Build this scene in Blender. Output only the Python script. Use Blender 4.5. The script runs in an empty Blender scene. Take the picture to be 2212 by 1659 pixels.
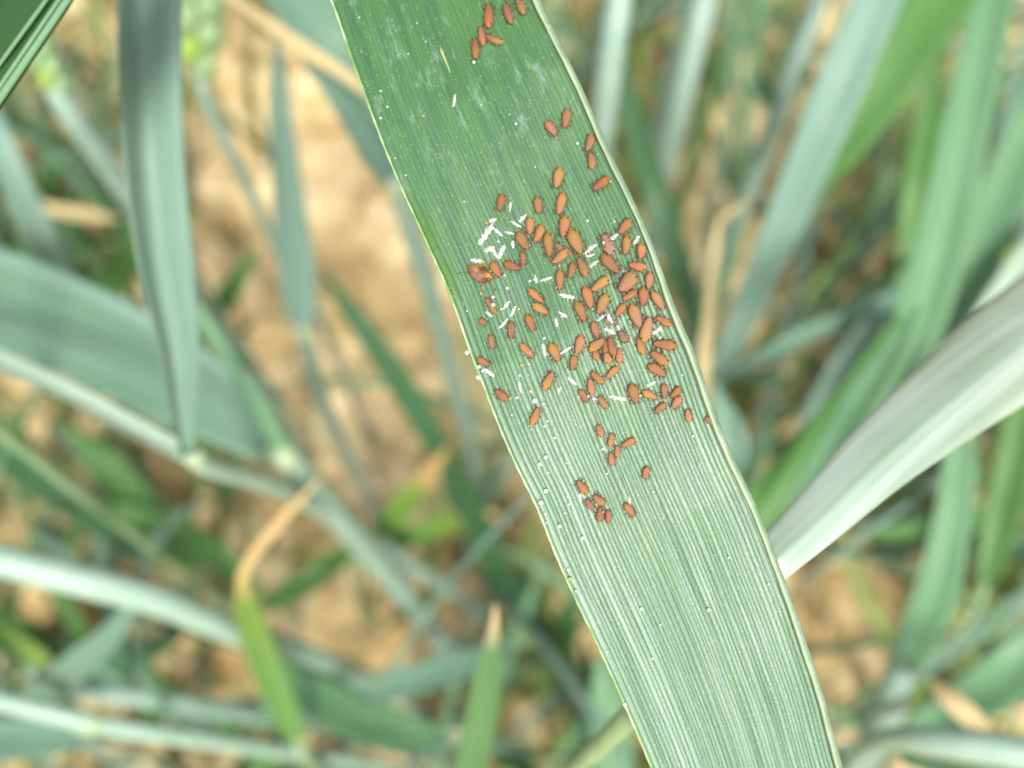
import bpy, math, random
import numpy as np
from mathutils import Vector, Matrix
from mathutils.bvhtree import BVHTree

random.seed(7)
rng = np.random.default_rng(7)
scene = bpy.context.scene
col = scene.collection

# ------------------------------------------------------------------ camera
CAM_H = 0.60                       # metres above the soil
TILT = math.radians(25)            # away from straight down
LENS = 32.0
FPX = 2212 * LENS / 36.0           # focal length in pixels of a 2212 x 1659 frame
cam_d = bpy.data.cameras.new('camera')
cam = bpy.data.objects.new('camera', cam_d)
col.objects.link(cam)
cam.location = (0, 0, CAM_H)
cam.rotation_euler = (TILT, 0, 0)
cam_d.lens = LENS
cam_d.sensor_width = 36
cam_d.clip_start = 0.005
cam_d.clip_end = 300
cam_d.dof.use_dof = True
cam_d.dof.focus_distance = 0.1005
cam_d.dof.aperture_fstop = 10.5
scene.camera = cam

# ------------------------------------------------------------------ sky and sun
SUN_EL = math.radians(56)
SUN_AZ = math.radians(168)         # compass angle from +Y, the sun stands behind the viewer
world = bpy.data.worlds.new('World')
scene.world = world
world.use_nodes = True
wn = world.node_tree
sky = wn.nodes.new('ShaderNodeTexSky')
sky.sky_type = 'NISHITA'
sky.sun_disc = False
sky.sun_elevation = SUN_EL
sky.sun_rotation = SUN_AZ
sky.dust_density = 5.0
sky.air_density = 1.0
sky.ozone_density = 0.6
bg = wn.nodes['Background']
bg.inputs['Strength'].default_value = 0.09
haz = wn.nodes.new('ShaderNodeHueSaturation')          # thin even cloud: the blue is washed out over the whole sky
haz.inputs['Saturation'].default_value = 0.45
wn.links.new(sky.outputs[0], haz.inputs['Color'])
wn.links.new(haz.outputs[0], bg.inputs['Color'])

sun_d = bpy.data.lights.new('sun', 'SUN')
sun_d.energy = 2.4
sun_d.angle = math.radians(10)
sun_d.color = (1.0, 0.95, 0.86)
sun = bpy.data.objects.new('sun', sun_d)
col.objects.link(sun)
sdir = Vector((math.sin(SUN_AZ) * math.cos(SUN_EL), math.cos(SUN_AZ) * math.cos(SUN_EL), math.sin(SUN_EL)))
sun.rotation_euler = (-sdir).to_track_quat('-Z', 'Y').to_euler()
sun.location = sdir * 3

vs = scene.view_settings
vs.view_transform = 'Standard'
vs.look = 'None'
vs.exposure = 1.0
vs.gamma = 1
vs.use_curve_mapping = False
scene.cycles.use_denoising = True
scene.cycles.max_bounces = 8
scene.cycles.transparent_max_bounces = 8
scene.cycles.caustics_reflective = False
scene.cycles.caustics_refractive = False

# ------------------------------------------------------------------ helpers
RX = Matrix.Rotation(TILT, 3, 'X')
CAMP = Vector((0, 0, CAM_H))


def P(px, py, d):
    """a pixel of the 2212 x 1659 frame at depth d (metres along the lens axis)"""
    return CAMP + RX @ Vector(((px - 1106) / FPX * d, -(py - 829.5) / FPX * d, -d))


def ray(px, py):
    return (RX @ Vector(((px - 1106) / FPX, -(py - 829.5) / FPX, -1))).normalized()


def link_mesh(name, verts, faces, mats, parent=None, smooth=True, face_mat=None, attrs=None, uv=None):
    me = bpy.data.meshes.new(name)
    me.from_pydata([tuple(v) for v in verts], [], faces)
    for m in (mats if isinstance(mats, (list, tuple)) else [mats]):
        me.materials.append(m)
    if face_mat is not None:
        me.polygons.foreach_set('material_index', face_mat)
    if smooth:
        me.polygons.foreach_set('use_smooth', [True] * len(me.polygons))
    for an, vals in (attrs or {}).items():
        a = me.attributes.new(an, 'FLOAT', 'POINT')
        a.data.foreach_set('value', np.asarray(vals, dtype=np.float32))
    if uv is not None:
        l = me.uv_layers.new(name='UVMap')
        vi = np.empty(len(me.loops), dtype=np.int32)
        me.loops.foreach_get('vertex_index', vi)
        l.data.foreach_set('uv', np.asarray(uv, dtype=np.float32)[vi].ravel())
    me.update()
    o = bpy.data.objects.new(name, me)
    col.objects.link(o)
    if parent is not None:
        o.parent = parent
        o.matrix_parent_inverse = parent.matrix_world.inverted()
    return o


def empty(name, loc):
    o = bpy.data.objects.new(name, None)
    o.empty_display_size = 0.01
    o.location = loc
    o.matrix_world = Matrix.Translation(loc)
    col.objects.link(o)
    return o


def tag(o, label=None, cat=None, group=None, kind=None):
    if label:
        o['label'] = label
    if cat:
        o['category'] = cat
    if group:
        o['group'] = group
    if kind:
        o['kind'] = kind
    return o


def resample(rows, n):
    """Catmull-Rom through rows of numbers, n samples evenly by chord length"""
    A = np.array(rows, dtype=float)
    if len(A) == 2:
        t = np.linspace(0, 1, n)[:, None]
        return A[0] * (1 - t) + A[1] * t
    k = np.concatenate([[0], np.cumsum(np.linalg.norm(np.diff(A[:, :3], axis=0), axis=1) + 1e-9)])
    k /= k[-1]
    out = []
    for t in np.linspace(0, 1, n):
        i = min(max(np.searchsorted(k, t) - 1, 0), len(A) - 2)
        u = (t - k[i]) / (k[i + 1] - k[i])
        p1, p2 = A[i], A[i + 1]
        h = k[i + 1] - k[i]
        m1 = (p2 - A[i - 1]) / (k[i + 1] - k[i - 1]) * h if i > 0 else p2 - p1
        m2 = (A[i + 2] - p1) / (k[i + 2] - k[i]) * h if i + 2 < len(A) else p2 - p1
        out.append((2 * u**3 - 3 * u**2 + 1) * p1 + (u**3 - 2 * u**2 + u) * m1
                   + (-2 * u**3 + 3 * u**2) * p2 + (u**3 - u**2) * m2)
    return np.array(out)


def tube_geo(pts, radii, seg=10, flat=1.0, voff=0):
    """verts, faces, t of a tapered tube"""
    pts = [Vector(p) for p in pts]
    V, F, T = [], [], []
    n = len(pts)
    ref = Vector((0.31, 0.17, 0.93))
    prev = None
    for i, p in enumerate(pts):
        t = (pts[min(i + 1, n - 1)] - pts[max(i - 1, 0)]).normalized()
        a = prev if prev is not None else ref
        s = a - t * a.dot(t)
        if s.length < 1e-6:
            s = t.orthogonal()
        s.normalize()
        prev = s
        b = t.cross(s)
        for k in range(seg):
            an = 2 * math.pi * k / seg
            V.append(p + s * math.cos(an) * radii[i] + b * math.sin(an) * radii[i] * flat)
            T.append(i / (n - 1))
    for i in range(n - 1):
        for k in range(seg):
            k2 = (k + 1) % seg
            F.append((voff + i * seg + k, voff + i * seg + k2, voff + (i + 1) * seg + k2, voff + (i + 1) * seg + k))
    F.append(tuple(voff + k for k in reversed(range(seg))))
    F.append(tuple(voff + (n - 1) * seg + k for k in range(seg)))
    return V, F, T


# ------------------------------------------------------------------ materials
def new_mat(name):
    m = bpy.data.materials.new(name)
    m.use_nodes = True
    nt = m.node_tree
    b = nt.nodes['Principled BSDF']
    return m, nt, b


def nd(nt, typ, **kw):
    n = nt.nodes.new(typ)
    for k, v in kw.items():
        if k == 'ins':
            for a, x in v.items():
                if isinstance(x, bpy.types.NodeSocket):
                    nt.links.new(x, n.inputs[a])
                else:
                    n.inputs[a].default_value = x
        else:
            setattr(n, k, v)
    return n


def math_(nt, op, a, b=0.0, clamp=False):
    n = nd(nt, 'ShaderNodeMath', operation=op, use_clamp=clamp, ins={0: a, 1: b})
    return n.outputs[0]


def mixc(nt, fac, a, b):
    n = nt.nodes.new('ShaderNodeMix')
    n.data_type = 'RGBA'
    for sock, x in ((n.inputs[0], fac), (n.inputs[6], a), (n.inputs[7], b)):
        if isinstance(x, bpy.types.NodeSocket):
            nt.links.new(x, sock)
        elif sock == n.inputs[0]:
            sock.default_value = x
        else:
            sock.default_value = (*x, 1)
    return n.outputs[2]


def ramp(nt, fac, stops):
    n = nt.nodes.new('ShaderNodeValToRGB')
    e = n.color_ramp.elements
    while len(e) < len(stops):
        e.new(0.5)
    for el, (p, c) in zip(e, stops):
        el.position = p
        el.color = (c, c, c, 1) if isinstance(c, (int, float)) else (*c, 1)
    nt.links.new(fac, n.inputs[0])
    return n.outputs[0]


def noise(nt, vec, scale, detail=3, rough=0.55, out=0):
    n = nd(nt, 'ShaderNodeTexNoise', ins={'Vector': vec, 'Scale': scale, 'Detail': detail, 'Roughness': rough})
    return n.outputs[out]


def mapping(nt, vec, sc):
    return nd(nt, 'ShaderNodeMapping', ins={'Vector': vec, 'Scale': sc}).outputs[0]


def add_translucent(nt, b, colr, fac):
    out = nt.nodes['Material Output']
    tr = nt.nodes.new('ShaderNodeBsdfTranslucent')
    if isinstance(colr, bpy.types.NodeSocket):
        nt.links.new(colr, tr.inputs[0])
    else:
        tr.inputs[0].default_value = (*colr, 1)
    mx = nt.nodes.new('ShaderNodeMixShader')
    mx.inputs[0].default_value = fac
    nt.links.new(b.outputs[0], mx.inputs[1])
    nt.links.new(tr.outputs[0], mx.inputs[2])
    nt.links.new(mx.outputs[0], out.inputs['Surface'])


def leaf_mat(name, base, wax, wax_amt, tip=None, tip_at=0.9, rough=0.45, transl=0.2, mid=None, vs_=(900, 9), streak=1.0, spec=0.25):
    """background blades: parallel veins, wax bloom, and a dry tip where the blade has one"""
    m, nt, b = new_mat(name)
    uv = nt.nodes.new('ShaderNodeUVMap').outputs[0]
    t = nd(nt, 'ShaderNodeAttribute', attribute_name='t').outputs['Fac']
    vein = noise(nt, mapping(nt, uv, (vs_[0], vs_[1], 1)), 1.0, 2)
    patch = noise(nt, mapping(nt, uv, (90, 40, 1)), 1.0, 3)
    vein = math_(nt, 'ADD', math_(nt, 'MULTIPLY', math_(nt, 'SUBTRACT', vein, 0.5), streak), 0.5)
    f = math_(nt, 'MULTIPLY', math_(nt, 'ADD', math_(nt, 'MULTIPLY', vein, 0.9), math_(nt, 'MULTIPLY', patch, 0.8)), wax_amt * 1.2, True)
    c = mixc(nt, f, base, wax)
    if mid:
        c = mixc(nt, ramp(nt, t, [(mid[1] - 0.18, 0.0), (mid[1] + 0.1, 1.0)]), c, mid[0])
    if tip:
        c = mixc(nt, ramp(nt, math_(nt, 'ADD', t, math_(nt, 'MULTIPLY', math_(nt, 'SUBTRACT', patch, 0.5), 0.06)),
                          [(tip_at - 0.07, 0.0), (tip_at + 0.04, 1.0)]), c, tip)
    nt.links.new(c, b.inputs['Base Color'])
    b.inputs['Roughness'].default_value = rough
    b.inputs['Specular IOR Level'].default_value = spec
    add_translucent(nt, b, c, transl)
    return m


TEAL = (0.062, 0.165, 0.092)
GREEN = (0.065, 0.19, 0.038)
DEEP = (0.028, 0.095, 0.032)
WAX = (0.36, 0.50, 0.43)
M = {}
M['teal'] = leaf_mat('leaf_teal', TEAL, WAX, 0.24, vs_=(420, 5), streak=2.4)
M['glauc'] = leaf_mat('leaf_glaucous', (0.068, 0.175, 0.105), (0.33, 0.47, 0.42), 0.42)
M['pale'] = leaf_mat('leaf_pale', (0.19, 0.33, 0.19), (0.50, 0.62, 0.54), 0.58, rough=0.36)
M['green'] = leaf_mat('leaf_green', GREEN, (0.28, 0.48, 0.22), 0.14, transl=0.3)
M['mint'] = leaf_mat('leaf_mint', (0.070, 0.205, 0.072), (0.29, 0.47, 0.33), 0.32, transl=0.25)
M['fold_shade_blade'] = leaf_mat('leaf_near_fold_shade', (0.018, 0.065, 0.018), (0.06, 0.12, 0.05), 0.03, rough=0.8, transl=0.03)  # shade inside the fold is painted into this dark base colour
M['silver'] = leaf_mat('leaf_silver', (0.12, 0.24, 0.12), (0.46, 0.57, 0.51), 0.72, rough=0.32, vs_=(420, 6), streak=2.8, spec=0.6)
M['deep'] = leaf_mat('leaf_deep', DEEP, (0.20, 0.34, 0.20), 0.10)
M['olive'] = leaf_mat('leaf_olive', (0.17, 0.25, 0.05), (0.4, 0.45, 0.2), 0.25, transl=0.3)
M['lime'] = leaf_mat('leaf_lime', (0.19, 0.34, 0.05), (0.35, 0.48, 0.15), 0.3, transl=0.3)
M['silver_groove'] = leaf_mat('leaf_silver_groove', (0.15, 0.28, 0.13), (0.34, 0.48, 0.34), 0.5)
M['straw'] = leaf_mat('dry_straw', (0.47, 0.36, 0.16), (0.62, 0.52, 0.30), 0.55, rough=0.6)
M['green_tip'] = leaf_mat('leaf_green_dry_tip', (0.058, 0.17, 0.040), (0.26, 0.42, 0.24), 0.26, tip=(0.62, 0.48, 0.30), tip_at=0.90, transl=0.3)
M['teal_tip'] = leaf_mat('leaf_teal_dry_tip', (0.07, 0.20, 0.07), (0.3, 0.48, 0.33), 0.25, tip=(0.75, 0.62, 0.46), tip_at=0.93, transl=0.25)
M['lime_straw'] = leaf_mat('leaf_lime_withered', (0.09, 0.23, 0.05), (0.24, 0.42, 0.16), 0.25, mid=((0.16, 0.27, 0.05), 0.45), tip=(0.56, 0.42, 0.19), tip_at=0.62, transl=0.3)
M['yellow_tip'] = leaf_mat('leaf_green_yellow_tip', (0.10, 0.28, 0.04), (0.3, 0.45, 0.15), 0.2, mid=((0.20, 0.31, 0.05), 0.6), tip=(0.52, 0.37, 0.15), tip_at=0.72, transl=0.3)


def stem_mat(name, base, wax, amt, rough=0.45):
    m, nt, b = new_mat(name)
    oc = nt.nodes.new('ShaderNodeTexCoord').outputs['Object']
    n1 = noise(nt, oc, 140, 4)
    c = mixc(nt, math_(nt, 'MULTIPLY', n1, amt * 1.8, True), base, wax)
    nt.links.new(c, b.inputs['Base Color'])
    b.inputs['Roughness'].default_value = rough
    return m


M['stem'] = stem_mat('stem_waxy', (0.13, 0.24, 0.17), (0.31, 0.43, 0.39), 0.55)
M['stem_white'] = stem_mat('stem_white_waxy', (0.17, 0.30, 0.205), (0.34, 0.46, 0.41), 0.58)
M['stem_green'] = stem_mat('stem_green', (0.14, 0.26, 0.09), (0.32, 0.44, 0.30), 0.5)
M['node'] = stem_mat('stem_node', (0.20, 0.31, 0.16), (0.33, 0.42, 0.29), 0.6)
M['collar'] = stem_mat('leaf_collar', (0.24, 0.33, 0.16), (0.35, 0.43, 0.28), 0.6)
M['lemma'] = stem_mat('ear_husk', (0.13, 0.25, 0.07), (0.33, 0.45, 0.28), 0.5)
M['lemma_lime'] = stem_mat('ear_husk_lime', (0.19, 0.33, 0.03), (0.30, 0.44, 0.10), 0.5)


def soil_mat():
    m, nt, b = new_mat('dry_soil')
    oc = nt.nodes.new('ShaderNodeTexCoord').outputs['Object']
    big = noise(nt, oc, 14, 6, 0.65)
    fine = noise(nt, oc, 60, 6, 0.65)
    c = ramp(nt, big, [(0.34, (0.30, 0.20, 0.085)), (0.46, (0.58, 0.445, 0.215)), (0.58, (0.80, 0.66, 0.40))])
    c = mixc(nt, ramp(nt, fine, [(0.45, 0.0), (0.75, 0.5)]), c, (0.37, 0.26, 0.125))
    nt.links.new(c, b.inputs['Base Color'])
    b.inputs['Roughness'].default_value = 0.95
    b.inputs['Specular IOR Level'].default_value = 0.1
    bp = nd(nt, 'ShaderNodeBump', ins={'Strength': 0.6, 'Distance': 0.004, 'Height': fine})
    nt.links.new(bp.outputs[0], b.inputs['Normal'])
    return m


M['soil'] = soil_mat()

# ------------------------------------------------------------------ the ground
def fbm(x, y, seed=0):
    r = np.random.default_rng(seed)
    z = np.zeros_like(x)
    amp, fr = 1.0, 1.0
    for o in range(5):
        for k in range(3):
            a = r.uniform(0, 2 * math.pi)
            z += amp * np.sin(fr * (x * math.cos(a) + y * math.sin(a)) + r.uniform(0, 6.28)) / 3
        amp *= 0.55
        fr *= 2.1
    return z


def soil_height(x, y):
    near = np.exp(-(np.hypot(x, y - 0.25) / 3.0) ** 2)
    return (0.007 * fbm(x * 16, y * 16, 3) + 0.011 * np.abs(fbm(x * 45, y * 45, 5))) * near


ax = np.concatenate([-np.geomspace(80, 0.75, 26), np.linspace(-0.7, 0.7, 240), np.geomspace(0.75, 80, 26)])
ay = np.concatenate([-np.geomspace(80, 0.55, 26), np.linspace(-0.5, 1.0, 250), np.geomspace(1.05, 80, 26)])
gx, gy = np.meshgrid(ax, ay)
gz = soil_height(gx, gy)
gv = np.stack([gx.ravel(), gy.ravel(), gz.ravel()], 1)
nx, ny = len(ax), len(ay)
gf = [(j * nx + i, j * nx + i + 1, (j + 1) * nx + i + 1, (j + 1) * nx + i) for j in range(ny - 1) for i in range(nx - 1)]
ground = link_mesh('ground', gv, gf, M['soil'])
tag(ground, 'dry tan soil of the wheat field', 'ground', kind='structure')


def ground_at(px, py):
    r = ray(px, py)
    t = -CAM_H / r.z
    return CAMP + r * t


# ------------------------------------------------------------------ blades and stems
def make_blade(name, rows, mat, parent, fold=0.25, roll=0.0, nlen=36, nw=8, thick=0.00025, wave=0.0, seed=0):
    """rows: (px, py, depth, width px) from base to tip; a closed thin shell with a keel"""
    R = resample([(*P(x, y, d), w * d / FPX) for x, y, d, w in rows], nlen)
    C = [Vector(r[:3]) for r in R]
    W = np.maximum(R[:, 3], 0.0004)
    V, UV, T = [], [], []
    L = 0.0
    top, bot = [], []
    rl = roll if isinstance(roll, (tuple, list)) else (roll, roll)
    for i, c in enumerate(C):
        if i:
            L += (c - C[i - 1]).length
        t = (C[min(i + 1, nlen - 1)] - C[max(i - 1, 0)]).normalized()
        v = (c - CAMP).normalized()
        s = t.cross(v).normalized()
        nrm = s.cross(t).normalized()
        if nrm.dot(v) > 0:
            nrm = -nrm
        a = math.radians(rl[0] + (rl[1] - rl[0]) * i / (nlen - 1))
        s2 = s * math.cos(a) + nrm * math.sin(a)
        n2 = nrm * math.cos(a) - s * math.sin(a)
        hw = W[i] / 2
        for k in range(nw + 1):
            u = -1 + 2 * k / nw
            z = fold * hw * (abs(u) ** 1.3) + wave * hw * math.sin(i * 0.55 + seed + (2 if u > 0 else 0)) * abs(u)
            p = c + s2 * (u * hw) + n2 * z
            top.append(p)
            edge = 1 - 0.8 * abs(u) ** 4
            bot.append(p - n2 * (thick * edge * (1.8 if abs(u) < 0.15 else 1)))
            UV.append((u * hw + 0.5 + seed * 0.037, L + seed * 0.13))
            T.append(i / (nlen - 1))
    n = len(top)
    V = top + bot
    F = []
    st = nw + 1
    for i in range(nlen - 1):
        for k in range(nw):
            q = (i * st + k, i * st + k + 1, (i + 1) * st + k + 1, (i + 1) * st + k)
            F.append(q)
            F.append(tuple(n + x for x in reversed(q)))
        for k in (0, nw):
            q = (i * st + k, (i + 1) * st + k, n + (i + 1) * st + k, n + i * st + k)
            F.append(q if k == 0 else tuple(reversed(q)))
    for i in (0, nlen - 1):
        for k in range(nw):
            q = (i * st + k, i * st + k + 1, n + i * st + k + 1, n + i * st + k)
            F.append(q if i else tuple(reversed(q)))
    return link_mesh(name, V, F, mat, parent, attrs={'t': T + T}, uv=UV + UV)


def make_stem(name, rows, mat, parent, to_ground=False, seg=12, lean=0.0):
    """rows: (px, py, depth, width px), upper end first"""
    pts = [(*P(x, y, d), w * d / FPX / 2) for x, y, d, w in rows]
    if to_ground:
        x, y, z, r = pts[-1]
        x0, y0, z0, _ = pts[-2]
        dx, dy, dz = x - x0, y - y0, z - z0
        l = math.sqrt(dx * dx + dy * dy + dz * dz)
        k = min(0.03, z * 0.3) / l
        a = (x + dx * k, y + dy * k, z + dz * k if dz < 0 else z - 0.02, r)
        gxx, gyy = a[0] + dx / l * 0.02 + lean, a[1] + dy / l * 0.02
        pts.append(a)
        pts.append((gxx, gyy, -0.008, max(r * 0.9, 0.0012)))
    R = resample(pts, max(14, 5 * len(pts)))
    V, F, T = tube_geo([r[:3] for r in R], np.maximum(R[:, 3], 0.0006), seg)
    o = link_mesh(name, V, F, mat, parent, attrs={'t': T})
    return o, Vector(R[-1][:3])


def knob(name, px, py, d, wpx, toward, mat, parent, stretch=1.3):
    """a swollen ring on a stem or the collar of a blade"""
    c = P(px, py, d)
    t = (P(*toward, d) - c).normalized()
    r = wpx * d / FPX / 2
    pts = [c + t * r * s * stretch for s in (-1.0, -0.6, 0, 0.6, 1.0)]
    V, F, T = tube_geo(pts, [r * 0.72, r * 0.95, r * 1.05, r * 0.95, r * 0.72], 12)
    return link_mesh(name, V, F, mat, parent)


PLANT_N = [0]


def plant(label, parts, cat='wheat plant', group='wheat plants around the infested leaf', name='wheat_plant'):
    """parts: ('leaf', rows base->tip, mat, fold, roll) / ('stem', rows top->down, mat, to_ground) / ('node', ...) / ('collar', ...)
    blades without a stem of their own get a sheath running from their base down to the soil"""
    PLANT_N[0] += 1
    sd = PLANT_N[0]
    have_ground = any(p[0] == 'stem' and p[3] for p in parts)
    base = None
    for p in parts:
        if p[0] == 'stem' and p[3]:
            x, y, d, w = p[1][-1]
            q = P(x, y, d)
            base = Vector((q.x, q.y, 0))
    if base is None:
        x, y, d, w = [p for p in parts if p[0] == 'leaf'][0][1][0]
        q = P(x, y, d)
        base = Vector((q.x, q.y, 0))
    root = empty(name, base)
    tag(root, label, cat, group)
    li = 0
    for p in parts:
        if p[0] == 'leaf':
            make_blade('leaf_blade', p[1], M[p[2]], root, p[3], p[4], seed=sd + li, wave=0.05)
            li += 1
            if not have_ground:
                x, y, d, w = p[1][0]
                x2, y2, d2, w2 = p[1][1]
                r = min(w * d / FPX / 2, 0.0017)
                q = P(x, y, d)
                q2 = P(x2, y2, d2)
                dr = (q - q2).normalized()
                pts = [(*q2.lerp(q, 0.97), r * 0.8), (*(q + dr * 0.012 + Vector((0, 0, -0.006))), r),
                       (*(q + dr * 0.022 + Vector((0, 0, -0.05))), r),
                       (q.x + dr.x * 0.03, q.y + dr.y * 0.03, q.z * 0.4, r), (q.x + dr.x * 0.03, q.y + dr.y * 0.03, -0.008, r)]
                R = resample(pts, 22)
                V, F, T = tube_geo([a[:3] for a in R], np.maximum(R[:, 3], 0.0008), 8)
                link_mesh('leaf_sheath', V, F, M['stem_green'], root)
                have_ground = True
        elif p[0] == 'strip':
            make_blade(p[1], p[2], M[p[3]], root, p[4], p[5], seed=sd + 7, nw=4)
        elif p[0] == 'stem':
            make_stem('stem', p[1], M[p[2]], root, p[3])
        elif p[0] == 'node':
            knob('stem_node', *p[1:5], p[5], M['node'], root)
        elif p[0] == 'collar':
            knob('leaf_collar', *p[1:5], p[5], M['collar'], root, 1.0)
        elif p[0] == 'ear':
            make_ear(p[1], root)
    return root


_spike = None


def make_ear(rows, root):
    """rows: (px, py, depth, width px) from the bottom of the ear up; two ranks of husked spikelets"""
    global _spike
    R = resample([(*P(x, y, d), w * d / FPX) for x, y, d, w in rows], 12)
    V, F, T = tube_geo([r[:3] for r in R], [0.0011] * 12, 8)
    ear = link_mesh('ear', V, F, M['lemma'], root)
    if _spike is None:
        SV, SF = [], []
        for ox, oy, an, ln in ((0, 0.25, 0.25, 1.0), (0, -0.25, -0.25, 1.0), (0.25, 0, 0, 1.15), (-0.2, 0.05, 0.1, 0.85)):
            pts, rad = [], []
            for k in range(8):
                t = k / 7
                pts.append((ox + 0.1 * math.sin(t * 2), oy + math.sin(an) * t * ln, math.cos(an) * t * ln))
                rad.append(0.30 * (math.sin(math.pi * min(1, t * 0.93 + 0.06)) ** 0.8) * (1 - 0.45 * t) + 0.01)
            v, f, _ = tube_geo(pts, rad, 8, voff=len(SV))
            SV += v
            SF += f
        _spike = (SV, SF)
    n = 11
    for k in range(n):
        i = min(int(k / n * 11), 10)
        c, c2 = Vector(R[i][:3]), Vector(R[min(i + 1, 11)][:3])
        up = (c2 - c).normalized()
        side = up.cross((c - CAMP).normalized()).normalized() * (1 if k % 2 else -1)
        w = R[i][3]
        z = (up * 0.85 + side * 0.5).normalized()
        x = z.cross(up.cross(side)).normalized()
        y = z.cross(x)
        mtx = Matrix((x, y, z)).transposed().to_4x4()
        base = c + side * w * 0.12
        sp_v = [base + (mtx.to_3x3() @ Vector(v)) * (w * 0.62) for v in _spike[0]]
        link_mesh('spikelet', sp_v, _spike[1], M['lemma_lime' if k == 1 else 'lemma'], ear)


# ------------------------------------------------------------------ the infested leaf
EDGE_L = [(575, -330), (640, -160), (714, 0), (752, 110), (786, 205), (820, 297), (860, 395), (905, 492), (945, 580), (972, 640),
          (1015, 764), (1042, 829), (1059, 878), (1091, 956), (1122, 1025), (1157, 1092), (1195, 1191), (1236, 1283), (1273, 1360),
          (1308, 1434), (1349, 1526), (1397, 1639), (1440, 1750), (1470, 1840)]
EDGE_R = [(1020, -400), (1108, -150), (1167, 0), (1210, 90), (1258, 189), (1310, 310), (1369, 432), (1412, 530), (1448, 634), (1476, 705),
          (1500, 756), (1545, 893), (1590, 1000), (1635, 1092), (1668, 1181), (1699, 1263), (1724, 1331), (1746, 1400),
          (1765, 1454), (1784, 1516), (1801, 1588), (1822, 1659), (1850, 1760), (1875, 1850)]
AX = np.array([0.378, 0.926])
AX /= np.linalg.norm(AX)
PERP = np.array([AX[1], -AX[0]])


def edge_fn(E):
    E = resample(np.array(E, float).tolist() if False else [(a, b, 0) for a, b in E], 160)[:, :2]
    q = E @ AX
    s = E @ PERP
    k = np.exp(-np.linspace(-2, 2, 13) ** 2)
    k /= k.sum()
    trend = np.polyval(np.polyfit(q, s, 3), q)
    s = trend + np.convolve(np.pad(s - trend, 6, mode='edge'), k, mode='valid')
    return q, s


QL, SL = edge_fn(EDGE_L)
QR, SR = edge_fn(EDGE_R)
Q0, Q1 = 280.0, 2240.0
# widen the q range to what both edges cover
Q0 = max(QL[0], QR[0]) + 1
Q1 = min(QL[-1], QR[-1]) - 1


def leaf_px(u, q):
    sl = np.interp(q, QL, SL)
    sr = np.interp(q, QR, SR)
    s = sl + (sr - sl) * u
    return AX[0] * q + PERP[0] * s, AX[1] * q + PERP[1] * s


def leaf_depth(u, q):
    v = (q - Q0) / (Q1 - Q0)
    base = np.interp(v, [0, 0.25, 0.5, 0.7, 1.0], [0.1095, 0.1035, 0.1003, 0.1000, 0.1035])
    chan = 0.0013 * (1 - (2 * u - 1) ** 2) - 0.00018 * np.exp(-((u - 0.55) / 0.04) ** 2) * np.clip((v - 0.35) * 2, 0, 1)
    return base + chan + 0.0002 * np.sin(q * 0.013 + u * 5)


RXN = np.array(RX)


def to_world(px, py, d):
    c = np.stack([(px - 1106) / FPX * d, -(py - 829.5) / FPX * d, -d], -1)
    return c @ RXN.T + np.array(CAMP)


NR = 46                                      # ribs of the blade
rib_gain = np.clip(rng.normal(0.80, 0.30, NR + 1), 0.25, 1.3)
rib_jit = np.cumsum(np.clip(rng.normal(1, 0.26, NR + 1), 0.45, 1.7))
rib_jit = np.concatenate([[0], (rib_jit - rib_jit[0])[1:]])
rib_jit /= rib_jit[-1]
NU, NV = NR * 8 + 1, 600
uu = np.linspace(0, 1, NU)
qq = np.linspace(Q0, Q1, NV)
U, Qg = np.meshgrid(uu, qq)
Vn = (Qg - Q0) / (Q1 - Q0)
ribpos = np.interp(U + 0.0016 * np.sin(Qg * 0.011 + U * 9), rib_jit, np.arange(NR + 1))
ridx = np.clip(ribpos.astype(int), 0, NR - 1)
frac = ribpos - ridx
gain = rib_gain[ridx]
ribh = np.sin(np.pi * np.clip(frac, 0, 1)) ** 0.55            # 0 in the furrow, 1 on the rib
pxg, pyg = leaf_px(U, Qg)
relief = np.interp(Vn, [0, 0.2, 0.45, 1], [0.35, 0.45, 1.0, 1.0])
dg = leaf_depth(U, Qg) - 0.00011 * relief * (ribh - 1) * -1 * 0 + 0.00012 * relief * (1 - ribh * (0.6 + 0.5 * gain))
dg = dg + 0.00001 * rng.normal(size=dg.shape)
top = to_world(pxg, pyg, dg).reshape(-1, 3)
tedge = np.clip(np.minimum(U, 1 - U) * 30, 0.1, 1)
bot = to_world(pxg, pyg, dg + 0.00028 * tedge).reshape(-1, 3)
n = NU * NV
idx = np.arange(n).reshape(NV, NU)
a, b_, c_, d_ = idx[:-1, :-1].ravel(), idx[:-1, 1:].ravel(), idx[1:, 1:].ravel(), idx[1:, :-1].ravel()
F = np.stack([d_, c_, b_, a], 1)
FB = np.stack([a, b_, c_, d_], 1) + n
sides = []
for k in (0, NU - 1):
    e = idx[:, k]
    s = np.stack([e[:-1], e[1:], e[1:] + n, e[:-1] + n], 1)
    sides.append(s if k == 0 else s[:, ::-1])
for k in (0, NV - 1):
    e = idx[k]
    s = np.stack([e[:-1], e[1:], e[1:] + n, e[:-1] + n], 1)
    sides.append(s[:, ::-1] if k == 0 else s)
Fall = np.concatenate([F, FB] + sides)
uvl = np.stack([U.ravel() * 0.0225, (Vn * 0.098).ravel()], 1)

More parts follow.
